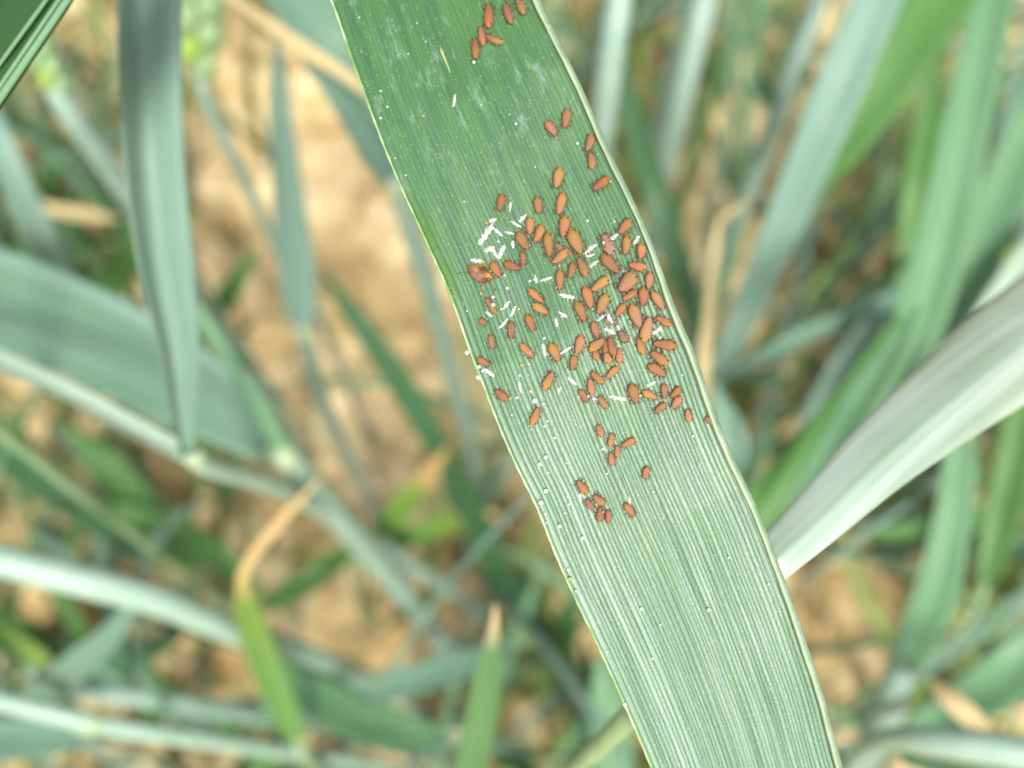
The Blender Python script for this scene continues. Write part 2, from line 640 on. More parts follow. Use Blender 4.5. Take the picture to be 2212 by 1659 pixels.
m, nt, b = new_mat('wheat_blade')
uv = nt.nodes.new('ShaderNodeUVMap').outputs[0]
rib = nd(nt, 'ShaderNodeAttribute', attribute_name='rib').outputs['Fac']
rgain = nd(nt, 'ShaderNodeAttribute', attribute_name='gain').outputs['Fac']
sep = nd(nt, 'ShaderNodeSeparateXYZ', ins={0: uv})
vv = math_(nt, 'DIVIDE', sep.outputs['Y'], 0.098)
un = math_(nt, 'DIVIDE', sep.outputs['X'], 0.0225)
grain = noise(nt, mapping(nt, uv, (5200, 4200, 1)), 1.0, 2, 0.6)
streak = noise(nt, mapping(nt, uv, (2400, 75, 1)), 1.0, 4, 0.6)
broad = noise(nt, mapping(nt, uv, (330, 38, 1)), 1.0, 4, 0.6)
hue = noise(nt, mapping(nt, uv, (700, 90, 1)), 1.0, 3, 0.6)
bloom_sheen = ramp(nt, vv, [(0.0, 0.07), (0.22, 0.14), (0.38, 0.30), (0.50, 0.46), (0.64, 0.68), (0.80, 0.84), (1.0, 0.92)])  # wax thickens along the blade; sky sheen is painted in as extra paleness
green = mixc(nt, ramp(nt, hue, [(0.35, 0.0), (0.68, 1.0)]), (0.026, 0.108, 0.030), (0.055, 0.162, 0.036))
# wax bloom, with the painted sheen, sits on the ribs, in grains and streaks
bl = math_(nt, 'ADD', math_(nt, 'MULTIPLY', streak, 0.85), math_(nt, 'MULTIPLY', grain, 0.75))
bl = math_(nt, 'ADD', bl, math_(nt, 'MULTIPLY', math_(nt, 'SUBTRACT', broad, 0.5), 0.45))
bl = math_(nt, 'SUBTRACT', bl, 0.34)
bl = math_(nt, 'MULTIPLY', bl, math_(nt, 'MULTIPLY', bloom_sheen, 1.25))
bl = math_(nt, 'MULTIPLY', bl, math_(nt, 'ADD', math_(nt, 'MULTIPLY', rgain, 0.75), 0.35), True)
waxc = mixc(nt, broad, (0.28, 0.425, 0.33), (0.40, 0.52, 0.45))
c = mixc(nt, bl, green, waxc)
# furrows between the ribs keep the bare green
fur = ramp(nt, rib, [(0.34, 1.0), (0.70, 0.0)])
fur = math_(nt, 'MULTIPLY', fur, ramp(nt, vv, [(0.05, 0.35), (0.30, 0.45), (0.48, 0.85), (1.0, 0.80)]))
fur = math_(nt, 'MULTIPLY', fur, ramp(nt, noise(nt, mapping(nt, uv, (1100, 60, 1)), 1.0, 3, 0.6), [(0.30, 0.55), (0.55, 1.0)]))
c = mixc(nt, fur, c, (0.022, 0.076, 0.034))
# smeared wax in the greener half
sm = noise(nt, mapping(nt, uv, (620, 260, 1)), 1.0, 6, 0.75)
sm = ramp(nt, sm, [(0.54, 0.0), (0.72, 0.5)])
sm = math_(nt, 'MULTIPLY', sm, ramp(nt, vv, [(0.05, 0.9), (0.30, 0.75), (0.42, 0.0)]))
c = mixc(nt, sm, c, (0.36, 0.52, 0.44))
# wiped, glossy bare strip along the toothed margin
wip = nd(nt, 'ShaderNodeTexNoise', ins={'Vector': mapping(nt, uv, (900, 420, 1)), 'Scale': 1.0, 'Detail': 3})
wu = math_(nt, 'ADD', un, math_(nt, 'MULTIPLY', math_(nt, 'SUBTRACT', wip.outputs[0], 0.5), 0.12))
wm = math_(nt, 'MULTIPLY', ramp(nt, wu, [(0.03, 1.0), (0.065, 0.0)]),
           ramp(nt, vv, [(0.30, 0.0), (0.335, 1.0), (0.41, 1.0), (0.44, 0.0)]))
c = mixc(nt, wm, c, (0.055, 0.155, 0.018))
# grains of wax
vo = nd(nt, 'ShaderNodeTexVoronoi', ins={'Vector': mapping(nt, uv, (2700, 2700, 1)), 'Scale': 1.0})
dots = math_(nt, 'MULTIPLY', ramp(nt, vo.outputs['Distance'], [(0.10, 1.0), (0.24, 0.0)]),
             ramp(nt, nd(nt, 'ShaderNodeSeparateColor', ins={0: vo.outputs['Color']}).outputs[0], [(0.70, 0.0), (0.82, 0.4)]))
c = mixc(nt, dots, c, (0.55, 0.68, 0.55))
# yellow-green flecks
fl = noise(nt, mapping(nt, uv, (900, 260, 1)), 1.0, 3, 0.5)
c = mixc(nt, ramp(nt, fl, [(0.70, 0.0), (0.78, 0.55)]), c, (0.20, 0.36, 0.05))
nt.links.new(c, b.inputs['Base Color'])
b.inputs['Roughness'].default_value = 0.42
b.inputs['Specular IOR Level'].default_value = 0.5
bp = nd(nt, 'ShaderNodeBump', ins={'Strength': 0.35, 'Distance': 0.00006, 'Height': grain})
nt.links.new(bp.outputs[0], b.inputs['Normal'])
add_translucent(nt, b, c, 0.12)
M['blade'] = m

leaf = empty('wheat_leaf', Vector(to_world(*leaf_px(np.array(0.5), np.array(Q1)), leaf_depth(np.array(0.5), np.array(Q1)))))
tag(leaf, 'broad ribbed green wheat leaf in sharp focus covered with orange aphids', 'leaf')
ones = np.concatenate([ribh.ravel(), np.full(n, 0.8)])
gains = np.concatenate([gain.ravel(), np.full(n, 0.8)])
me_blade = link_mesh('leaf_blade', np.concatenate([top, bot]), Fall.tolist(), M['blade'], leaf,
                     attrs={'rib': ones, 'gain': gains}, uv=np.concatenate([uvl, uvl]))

# smooth copy for placing things on it
su, sq = np.meshgrid(np.linspace(0, 1, 41), np.linspace(Q0, Q1, 90))
sx, sy = leaf_px(su, sq)
sv = to_world(sx, sy, leaf_depth(su, sq)).reshape(-1, 3)
sidx = np.arange(41 * 90).reshape(90, 41)
sf = np.stack([sidx[1:, :-1].ravel(), sidx[1:, 1:].ravel(), sidx[:-1, 1:].ravel(), sidx[:-1, :-1].ravel()], 1)
BVH = BVHTree.FromPolygons([Vector(v) for v in sv], sf.tolist())


def on_leaf(px, py):
    hit, nrm, _, _ = BVH.ray_cast(CAMP, ray(px, py))
    if hit is None:
        hit, nrm, _, _ = BVH.find_nearest(P(px, py, 0.102))
        hit = P(px, py, (RX.transposed() @ (hit - CAMP)).z * -1)
    if nrm.dot(CAMP - hit) < 0:
        nrm = -nrm
    return hit, nrm


# the pale rolled margin on one side
m, nt, b = new_mat('leaf_margin_pale')
ac = nd(nt, 'ShaderNodeAttribute', attribute_name='across').outputs['Fac']
oc = nt.nodes.new('ShaderNodeTexCoord').outputs['Object']
n1 = noise(nt, oc, 420, 4, 0.6)
n2 = noise(nt, oc, 90, 3, 0.6)
c = mixc(nt, ramp(nt, math_(nt, 'ADD', ac, math_(nt, 'MULTIPLY', math_(nt, 'SUBTRACT', n2, 0.5), 0.5)), [(0.28, 0.0), (0.58, 1.0)]),
         (0.32, 0.40, 0.225), (0.16, 0.27, 0.185))
c = mixc(nt, ramp(nt, n1, [(0.45, 0.0), (0.75, 0.5)]), c, (0.46, 0.56, 0.42))
nt.links.new(c, b.inputs['Base Color'])
b.inputs['Roughness'].default_value = 0.5
add_translucent(nt, b, c, 0.1)
M['margin'] = m

qs = np.linspace(Q0, Q1, 420)
wpx = np.interp(qs, [0, 300, 500, 900, 1300, 1800, 2300], [22, 20, 16, 14, 17, 16, 17]) * (1 + 0.04 * np.sin(qs * 0.017) + 0.02 * np.sin(qs * 0.083 + 1))
K = 9
V, T = [], []
for qv, w in zip(qs, wpx):
    sr = np.interp(qv, QR, SR)
    d0 = float(leaf_depth(np.array(1.0), np.array(qv)))
    for k in range(K):
        an = math.pi * k / (K - 1)
        off = (1 - math.cos(an)) / 2                           # 0 inner .. 1 outer
        s = sr - w * (1 - off)
        V.append(to_world(AX[0] * qv + PERP[0] * s, AX[1] * qv + PERP[1] * s, np.array(d0 - 0.00075 * math.sin(an) ** 0.8 + 0.0003 * off)))
        T.append(off)
    for k in range(1, K - 1):
        an = math.pi * (1 - k / (K - 1))
        off = (1 - math.cos(an)) / 2
        s = sr - w * (1 - off)
        V.append(to_world(AX[0] * qv + PERP[0] * s, AX[1] * qv + PERP[1] * s, np.array(d0 + 0.0005)))
        T.append(off)
ring = 2 * K - 2
F = []
for i in range(len(qs) - 1):
    for k in range(ring):
        k2 = (k + 1) % ring
        F.append((i * ring + k, (i + 1) * ring + k, (i + 1) * ring + k2, i * ring + k2))
F.append(tuple(range(ring)))
F.append(tuple((len(qs) - 1) * ring + k for k in reversed(range(ring))))
o = link_mesh('rolled_margin', V, F, M['margin'], leaf, attrs={'across': T})
o['label'] = 'pale yellowish rolled margin of the leaf'

# the finely toothed margin on the other side
m, nt, b = new_mat('leaf_margin_toothed')
oc = nt.nodes.new('ShaderNodeTexCoord').outputs['Object']
c = mixc(nt, ramp(nt, noise(nt, oc, 260, 4, 0.6), [(0.35, 0.0), (0.7, 1.0)]), (0.17, 0.31, 0.09), (0.42, 0.53, 0.34))
nt.links.new(c, b.inputs['Base Color'])
b.inputs['Roughness'].default_value = 0.5
M['margin_l'] = m
pts = []
for qv in np.linspace(Q0, Q1, 500):
    sl = np.interp(qv, QL, SL) + 2.0
    pts.append(Vector(to_world(AX[0] * qv + PERP[0] * sl, AX[1] * qv + PERP[1] * sl, leaf_depth(np.array(0.0), np.array(qv)) - 0.00004)))
V, F, _ = tube_geo(pts, [0.00013 + 0.00003 * math.sin(i * 0.7) for i in range(500)], 8)
for qv in np.arange(Q0 + 5, Q1 - 5, 4.6):
    qv += random.uniform(-0.8, 0.8)
    sl = np.interp(qv, QL, SL) + 1.5
    h = random.uniform(2.2, 4.2)
    dd = leaf_depth(np.array(0.0), np.array(qv)) - 0.00004

    def pt(dq, ds, dz=0.0):
        s_, q_ = sl + ds, qv + dq
        return Vector(to_world(AX[0] * q_ + PERP[0] * s_, AX[1] * q_ + PERP[1] * s_, dd + dz))
    o0 = len(V)
    V += [pt(-1.7, 0), pt(0, 0, -0.00014), pt(1.7, 0), pt(0, 0, 0.00012), pt(-1.6, -h)]
    F += [(o0, o0 + 1, o0 + 4), (o0 + 1, o0 + 2, o0 + 4), (o0 + 2, o0 + 3, o0 + 4), (o0 + 3, o0, o0 + 4)]
o = link_mesh('toothed_margin', V, F, M['margin_l'], leaf)
o['label'] = 'thin light green margin with fine saw teeth'

# a dry scratch on the blade
m, nt, b = new_mat('leaf_scratch')
b.inputs['Base Color'].default_value = (0.36, 0.40, 0.17, 1)
b.inputs['Roughness'].default_value = 0.7
pts = [on_leaf((1700 + x * 600 / 2212) * 2212 / 4096, y * 600 / 2212 * 2212 / 4096)[0] for x, y in ((218, 670), (250, 770), (292, 870), (335, 970), (375, 1080))]
V, F, _ = tube_geo(pts, [0.00004, 0.00017, 0.00012, 0.00009, 0.00003], 8)
link_mesh('scratch', V, F, m, leaf)['label'] = 'dry tan scratch along the ribs'

# tiny grains of wax standing on the ribs
m, nt, b = new_mat('wax_grain')
b.inputs['Base Color'].default_value = (0.42, 0.55, 0.43, 1)
b.inputs['Roughness'].default_value = 0.5
M['wax'] = m
V, F = [], []
OCT = [(1, 0, 0), (0, 1, 0), (-1, 0, 0), (0, -1, 0), (0, 0, 1), (0, 0, -0.6)]
OF = [(0, 1, 4), (1, 2, 4), (2, 3, 4), (3, 0, 4), (1, 0, 5), (2, 1, 5), (3, 2, 5), (0, 3, 5)]
for k in range(4200):
    ri = random.randrange(NR)
    u = rib_jit[ri] + (rib_jit[ri + 1] - rib_jit[ri]) * random.choice((0.28, 0.72, random.uniform(0.2, 0.8)))
    v = random.random() ** 0.55
    qv = Q0 + (Q1 - Q0) * v
    x, y = leaf_px(np.array(u), np.array(qv))
    c0 = to_world(x, y, leaf_depth(np.array(u), np.array(qv)) + 0.00001)
    r = random.choice((0.022, 0.028, 0.033, 0.04, 0.055)) * 0.001 * random.uniform(0.8, 1.2)
    o0 = len(V)
    V += [c0 + np.array(p) * r for p in OCT]
    F += [tuple(o0 + i for i in f) for f in OF]
tag(link_mesh('wax_grains', V, F, M['wax'], leaf), kind='stuff')

# ------------------------------------------------------------------ aphids
def aphid_mat(name, head, tail, dull=0.0):
    m, nt, b = new_mat(name)
    oc = nt.nodes.new('ShaderNodeTexCoord').outputs['Object']
    sp = nd(nt, 'ShaderNodeSeparateXYZ', ins={0: oc})
    rnd = nd(nt, 'ShaderNodeObjectInfo').outputs['Random']
    t = math_(nt, 'ADD', math_(nt, 'MULTIPLY', sp.outputs['X'], -1.0), 0.5)          # 0 head .. 1 tail
    n1 = noise(nt, oc, 5, 3, 0.6)
    t2 = math_(nt, 'ADD', t, math_(nt, 'MULTIPLY', math_(nt, 'SUBTRACT', n1, 0.5), 0.4))
    c = mixc(nt, ramp(nt, t2, [(0.25, 0.0), (0.9, 1.0)]), head, tail)
    # darker crease lines of the segments
    wv = math_(nt, 'SINE', math_(nt, 'MULTIPLY', t, 58.0))
    c = mixc(nt, ramp(nt, wv, [(0.80, 0.0), (1.0, 0.22)]), c, (head[0] * 0.45, head[1] * 0.4, head[2] * 0.4))
    n2 = noise(nt, oc, 22, 3, 0.7)
    c = mixc(nt, ramp(nt, n2, [(0.5, 0.0), (0.75, 0.35)]), c, (0.34, 0.18, 0.10))
    hsv = nd(nt, 'ShaderNodeHueSaturation', ins={'Hue': math_(nt, 'ADD', math_(nt, 'MULTIPLY', nd(nt, 'ShaderNodeMath', operation='FRACT', ins={0: math_(nt, 'MULTIPLY', rnd, 7.3)}).outputs[0], 0.022), 0.495),
                                                  'Saturation': 1.0 - dull * 0.25,
                                                  'Value': math_(nt, 'ADD', math_(nt, 'MULTIPLY', rnd, 0.42), 0.80), 'Color': c})
    nt.links.new(hsv.outputs[0], b.inputs['Base Color'])
    b.inputs['Roughness'].default_value = 0.48
    b.inputs['Specular IOR Level'].default_value = 0.3
    b.inputs['Subsurface Weight'].default_value = 0.0
    bp = nd(nt, 'ShaderNodeBump', ins={'Strength': 0.25, 'Distance': 0.03, 'Height': n2})
    nt.links.new(bp.outputs[0], b.inputs['Normal'])
    return m


AM = {
    'r': aphid_mat('aphid_rust', (0.230, 0.088, 0.046), (0.268, 0.110, 0.030)),
    'o': aphid_mat('aphid_ochre', (0.240, 0.102, 0.052), (0.280, 0.135, 0.036)),
    'p': aphid_mat('aphid_pinkish', (0.238, 0.108, 0.064), (0.262, 0.120, 0.050)),
    's': aphid_mat('aphid_shrivelled', (0.19, 0.085, 0.045), (0.21, 0.10, 0.045), 1.0),
}
m, nt, b = new_mat('aphid_limb')
b.inputs['Base Color'].default_value = (0.10, 0.055, 0.022, 1)
b.inputs['Roughness'].default_value = 0.5
LIMB = m
m, nt, b = new_mat('aphid_eye')
b.inputs['Base Color'].default_value = (0.10, 0.015, 0.01, 1)
b.inputs['Roughness'].default_value = 0.2
EYE = m
m, nt, b = new_mat('aphid_cornicle')
b.inputs['Base Color'].default_value = (0.06, 0.03, 0.015, 1)
b.inputs['Roughness'].default_value = 0.4
CORN = m

PROF_T = [0, .008, .025, .06, .12, .22, .34, .48, .60, .70, .78, .85, .91, .95, .98, .993, 1.0]
PROF_W = [0.03, .20, .36, .56, .78, .95, 1.0, .97, .88, .77, .68, .61, .55, .47, .36, .24, 0.04]


def aphid_mesh(variant, matkey):
    r = np.random.default_rng(100 + variant)
    NS, NC = 30, 16
    V, F, FM = [], [], []
    bend = r.uniform(-0.05, 0.05)
    plump = r.uniform(0.94, 1.06)
    shr = matkey == 's'
    ts = (1 - np.cos(np.linspace(0, math.pi, NS))) / 2
    for i, t in enumerate(ts):
        w = float(np.interp(t, PROF_T, PROF_W)) ** 0.95 * 0.5
        if 0.15 < t < 0.7:
            w *= plump
        seg = 1 - 0.025 * (0.5 + 0.5 * math.cos(t * 58))
        x = t - 0.5
        yc = bend * math.sin(t * math.pi)
        zc = 0.33 * (0.55 if shr else 1.0)
        for k in range(NC):
            an = 2 * math.pi * k / NC
            cy, cz = math.cos(an), math.sin(an)
            hz = 0.62 if cz > 0 else 0.55
            rr = seg * (1 + (r.normal() * 0.07 if shr else r.normal() * 0.008))
            if cz > 0.2 and abs(cy) > 0.35 and 0.25 < t < 0.75:
                rr *= 1.02
            V.append((x, yc + w * cy * rr, zc + w * cz * hz * rr * (0.55 if shr else 1)))
    for i in range(NS - 1):
        for k in range(NC):
            k2 = (k + 1) % NC
            F.append((i * NC + k, (i + 1) * NC + k, (i + 1) * NC + k2, i * NC + k2))
            FM.append(0)
    F.append(tuple(range(NC)))
    FM.append(0)
    F.append(tuple((NS - 1) * NC + k for k in reversed(range(NC))))
    FM.append(0)

    def add(pts, rad, seg, mi):
        v, f, _ = tube_geo(pts, rad, seg, voff=len(V))
        V.extend(v)
        F.extend(f)
        FM.extend([mi] * len(f))
    # cauda, the blunt tail
    add([(-0.46, 0, 0.38), (-0.50, 0, 0.36), (-0.52, 0, 0.36)], [0.12, 0.10, 0.04], 8, 0)
    # six legs rooted in the thorax
    for s in (-1, 1):
        for x0, x1, x2 in ((0.26, 0.36, 0.46), (0.12, 0.10, 0.06), (0.0, -0.16, -0.34)):
            j = r.uniform(-0.04, 0.04, 3)
            add([(x0, s * 0.16, 0.30), (x1 * 0.5 + x0 * 0.5, s * 0.40, 0.30), (x1 + j[0], s * (0.54 + j[1]), 0.20),
                 (x2 + j[2], s * (0.66 + j[1]), 0.03), (x2 * 1.15 + j[2], s * (0.71 + j[1]), 0.0)],
                [0.036, 0.030, 0.024, 0.018, 0.014], 6, 1)
    for s in (-1, 1):
        add([(0.41, s * 0.20, 0.47), (0.43, s * 0.245, 0.48), (0.45, s * 0.265, 0.48)], [0.045, 0.05, 0.02], 6, 2)
    me = bpy.data.meshes.new('aphid')
    me.from_pydata([tuple(v) for v in V], [], F)
    for mm in (AM[matkey], LIMB, EYE):
        me.materials.append(mm)
    me.polygons.foreach_set('material_index', FM)
    me.polygons.foreach_set('use_smooth', [True] * len(F))
    return me


def simple_tube_mesh(name, pts, rad, seg, mat):
    v, f, _ = tube_geo(pts, rad, seg)
    me = bpy.data.meshes.new(name)
    me.from_pydata([tuple(x) for x in v], [], f)
    me.materials.append(mat)
    me.polygons.foreach_set('use_smooth', [True] * len(f))
    return me


AME = {(k, v): aphid_mesh(v, k) for k in AM for v in range(4)}
ANT = {s: simple_tube_mesh('antenna', [(0.46, s * 0.10, 0.42), (0.52, s * 0.22, 0.48), (0.46, s * 0.48, 0.42), (0.25, s * 0.66, 0.36), (0.02, s * 0.74, 0.32)],
                           [0.03, 0.025, 0.018, 0.014, 0.008], 6, LIMB) for s in (-1, 1)}
COR = {s: simple_tube_mesh('cornicle', [(-0.34, s * 0.26, 0.58), (-0.40, s * 0.33, 0.66), (-0.44, s * 0.37, 0.70)], [0.035, 0.028, 0.03], 6, CORN) for s in (-1, 1)}

# (zoom origin x, y, scale): head x, y, tail x, y, width, kind  -- all in the picture's own pixels after Z()
Z1 = (1700, 0, 600 / 2212)
Z2 = (2000, 350, 600 / 2212)
Z3 = (1800, 750, 500 / 2212)
Z4 = (2200, 800, 500 / 2212)
Z5 = (1800, 1100, 500 / 2212)
Z6 = (2250, 1100, 500 / 2212)
Z7 = (1850, 1400, 500 / 2212)
Z8 = (2300, 1400, 600 / 2212)
Z9 = (2080, 1750, 600 / 2212)
ZA = (2000, 2000, 1000 / 2212)
ZB = (1300, 0, 800 / 2212)
ZC = (1400, 500, 800 / 2212)
ZD = (1200, 2022, 1400 / 2212)
ZE = (2696, 2022, 1400 / 2212)
SRC = 2212 / 4096

APH = [
    (Z1, [(950, 85, 950, 437, 150, 'r'), (1185, 80, 1292, 368, 130, 'p'), (1365, 0, 1475, 232, 132, 'p'), (1195, -170, 1205, 28, 110, 'p'),
          (825, 408, 870, 692, 110, 'p'), (912, 550, 1155, 655, 122, 'o'), (735, 588, 757, 882, 126, 'r')]),
    (Z2, [(960, 608, 1005, 322, 138, 'p'), (828, 718, 678, 512, 132, 'p'), (1288, 955, 1362, 692, 130, 'p'), (1338, 972, 1372, 1218, 125, 'p'),
          (830, 1498, 892, 1198, 160, 'o'), (1378, 1515, 1612, 1335, 146, 'r')]),
    (Z3, [(858, 425, 932, 128, 155, 'r'), (1578, 478, 1548, 172, 160, 'p'), (1925, 493, 2012, 106, 180, 'o'), (1410, 842, 1415, 538, 155, 'o'),
          (1503, 984, 1642, 672, 170, 'r'), (1375, 1110, 1198, 796, 195, 'o'), (1768, 1240, 1728, 816, 185, 'o'), (2000, 898, 2040, 516, 195, 'o'),
          (1300, 1398, 1280, 1142, 120, 'p'), (882, 1595, 735, 1316, 165, 'r'), (1246, 1450, 944, 1345, 165, 'r'), (1815, 1355, 2085, 1115, 172, 'o'),
          (1850, 1010, 2190, 1205, 140, 's')]),
    (Z4, [(560, 968, 366, 534, 235, 'o'), (1225, 604, 1446, 355, 192, 'o'), (1330, 975, 1370, 636, 160, 'o'), (1608, 1045, 1622, 776, 172, 'o'),
          (955, 615, 1105, 1005, 215, 's'), (1216, 1296, 922, 972, 220, 'o'), (1396, 1148, 1716, 1202, 172, 'r'), (348, 1400, 412, 1116, 140, 'p'),
          (508, 1036, 655, 1374, 172, 'p'), (175, 1604, 180, 1240, 160, 'o'), (735, 1615, 1035, 1375, 178, 'o'), (1235, 1625, 1505, 1292, 285, 'p'),
          (1750, 1580, 1772, 1275, 155, 'p')]),
    (Z5, [(1645, 494, 1390, 256, 142, 'o'), (1734, 694, 1456, 526, 160, 'o'), (1472, 1004, 1358, 710, 155, 'r'), (1078, 1130, 1082, 824, 140, 'p'),
          (752, 1315, 718, 1060, 128, 'p'), (1470, 1464, 1234, 1220, 140, 'o'), (1915, 1530, 1766, 1215, 190, 'o'), (705, 1602, 474, 1476, 125, 'r'),
          (628, 416, 815, 694, 118, 'r'), (648, 882, 506, 794, 108, 'o')]),
    (Z6, [(505, 600, 388, 220, 195, 'o'), (635, 695, 795, 336, 195, 'o'), (1066, 445, 1314, 286, 135, 'r'), (1420, 545, 1430, 220, 182, 'o'),
          (1785, 610, 1586, 294, 172, 'p'), (946, 725, 1114, 515, 142, 'r'), (1372, 926, 1216, 514, 225, 'p'), (395, 836, 236, 470, 175, 'o'),
          (1545, 745, 1438, 1196, 222, 'p'), (1655, 746, 1926, 894, 145, 'r'), (622, 1114, 528, 824, 152, 'p'), (248, 1396, 342, 1064, 172, 'p'),
          (748, 1134, 464, 1346, 192, 'o'), (540, 1330, 615, 1506, 135, 'o'), (745, 1150, 815, 1510, 205, 'o'), (825, 1100, 905, 1440, 150, 'o'),
          (748, 1380, 820, 1570, 165, 'p'), (985, 1300, 1010, 1570, 145, 'p'), (970, 850, 736, 796, 115, 's'), (1000, 985, 1158, 1190, 178, 's'),
          (1340, 1105, 1432, 1416, 155, 'o'), (1604, 1208, 2028, 1264, 192, 'r'), (1562, 1362, 1868, 1588, 195, 'r')]),
    (Z7, [(1595, 394, 1436, 706, 172, 'o'), (1935, 355, 1972, 84, 152, 'o'), (574, 708, 796, 906, 152, 'r'), (1335, 1020, 1216, 1332, 162, 'r')]),
    (Z8, [(1336, 374, 1074, 220, 146, 'r'), (236, 326, 434, 494, 124, 'r'), (460, 414, 636, 246, 114, 'o'), (214, 424, 246, 660, 120, 'p'),
          (184, 764, 56, 584, 100, 'o'), (346, 684, 484, 860, 118, 'p'), (908, 786, 828, 494, 164, 'o'), (1210, 708, 990, 610, 118, 'o'),
          (1320, 718, 1310, 490, 108, 'p'), (1416, 694, 1564, 546, 118, 'o'), (1436, 854, 1574, 686, 128, 'p'), (1176, 918, 1350, 786, 112, 'o'),
          (1658, 870, 1690, 1060, 104, 'p'), (1926, 986, 2080, 1098, 108, 'p'), (322, 1106, 402, 1284, 104, 'p'), (546, 1226, 510, 1428, 100, 'r'),
          (686, 1414, 890, 1310, 104, 'r'), (620, 1406, 630, 1594, 94, 'p')]),
    (Z9, [(1830, 608, 1884, 424, 110, 'p'), (840, 634, 985, 830, 136, 'r'), (970, 904, 1078, 1064, 100, 'p'), (1080, 854, 1250, 990, 130, 'p'),
          (1182, 1024, 1164, 1240, 120, 'p'), (1295, 1064, 1302, 1260, 104, 'p'), (1680, 1166, 1540, 970, 116, 'r'), (1332, 220, 1362, 418, 102, 'p')]),
]

SKIN = [  # shed skins: ax, ay, bx, by, width
    (Z1, [(450, 1398, 408, 1592, 55)]),
    (Z3, [(1075, 255, 1065, 432, 62), (690, 602, 835, 568, 85), (745, 655, 505, 1030, 135), (775, 715, 935, 875, 65), (1355, 480, 1210, 610, 85),
          (1075, 605, 1270, 705, 62), (972, 782, 1145, 835, 52), (1175, 775, 1305, 800, 45), (1108, 945, 1122, 1085, 72), (615, 1130, 800, 1060, 105),
          (955, 1025, 855, 1275, 105), (375, 1280, 605, 1325, 95), (935, 1565, 990, 1545, 60), (720, 1060, 850, 1250, 80)]),
    (Z4, [(1000, 750, 1235, 600, 92), (590, 945, 845, 785, 92), (640, 1005, 795, 955, 50), (695, 1190, 865, 1075, 72), (1485, 790, 1582, 625, 82),
          (1285, 1270, 1365, 1268, 66)]),
    (Z5, [(1505, 0, 1525, 155, 82), (1610, 110, 1815, 35, 62), (935, 600, 1070, 460, 75), (1165, 560, 1055, 745, 66), (875, 945, 1025, 765, 58),
          (635, 645, 745, 755, 58), (1935, 355, 2215, 405, 92), (1880, 765, 1892, 925, 74), (1925, 650, 2070, 760, 85), (1635, 1225, 1695, 1445, 80),
          (1935, 1395, 2165, 1275, 62)]),
    (Z6, [(615, 805, 790, 690, 50), (795, 705, 885, 860, 85), (745, 945, 950, 1065, 92), (965, 900, 1070, 1065, 72), (1580, 1045, 1760, 935, 84),
          (1690, 1130, 1760, 1085, 50)]),
    (Z7, [(375, 345, 575, 465, 82), (1010, 560, 1022, 765, 52), (1865, 485, 2025, 625, 64), (1735, 655, 1695, 785, 60)]),
    (Z8, [(1055, 535, 1205, 468, 52), (515, 690, 765, 732, 70), (255, 708, 335, 742, 72), (375, 1472, 455, 1448, 46)]),
    (Z9, [(880, 825, 892, 965, 58), (1608, 865, 1622, 1045, 48)]),
]

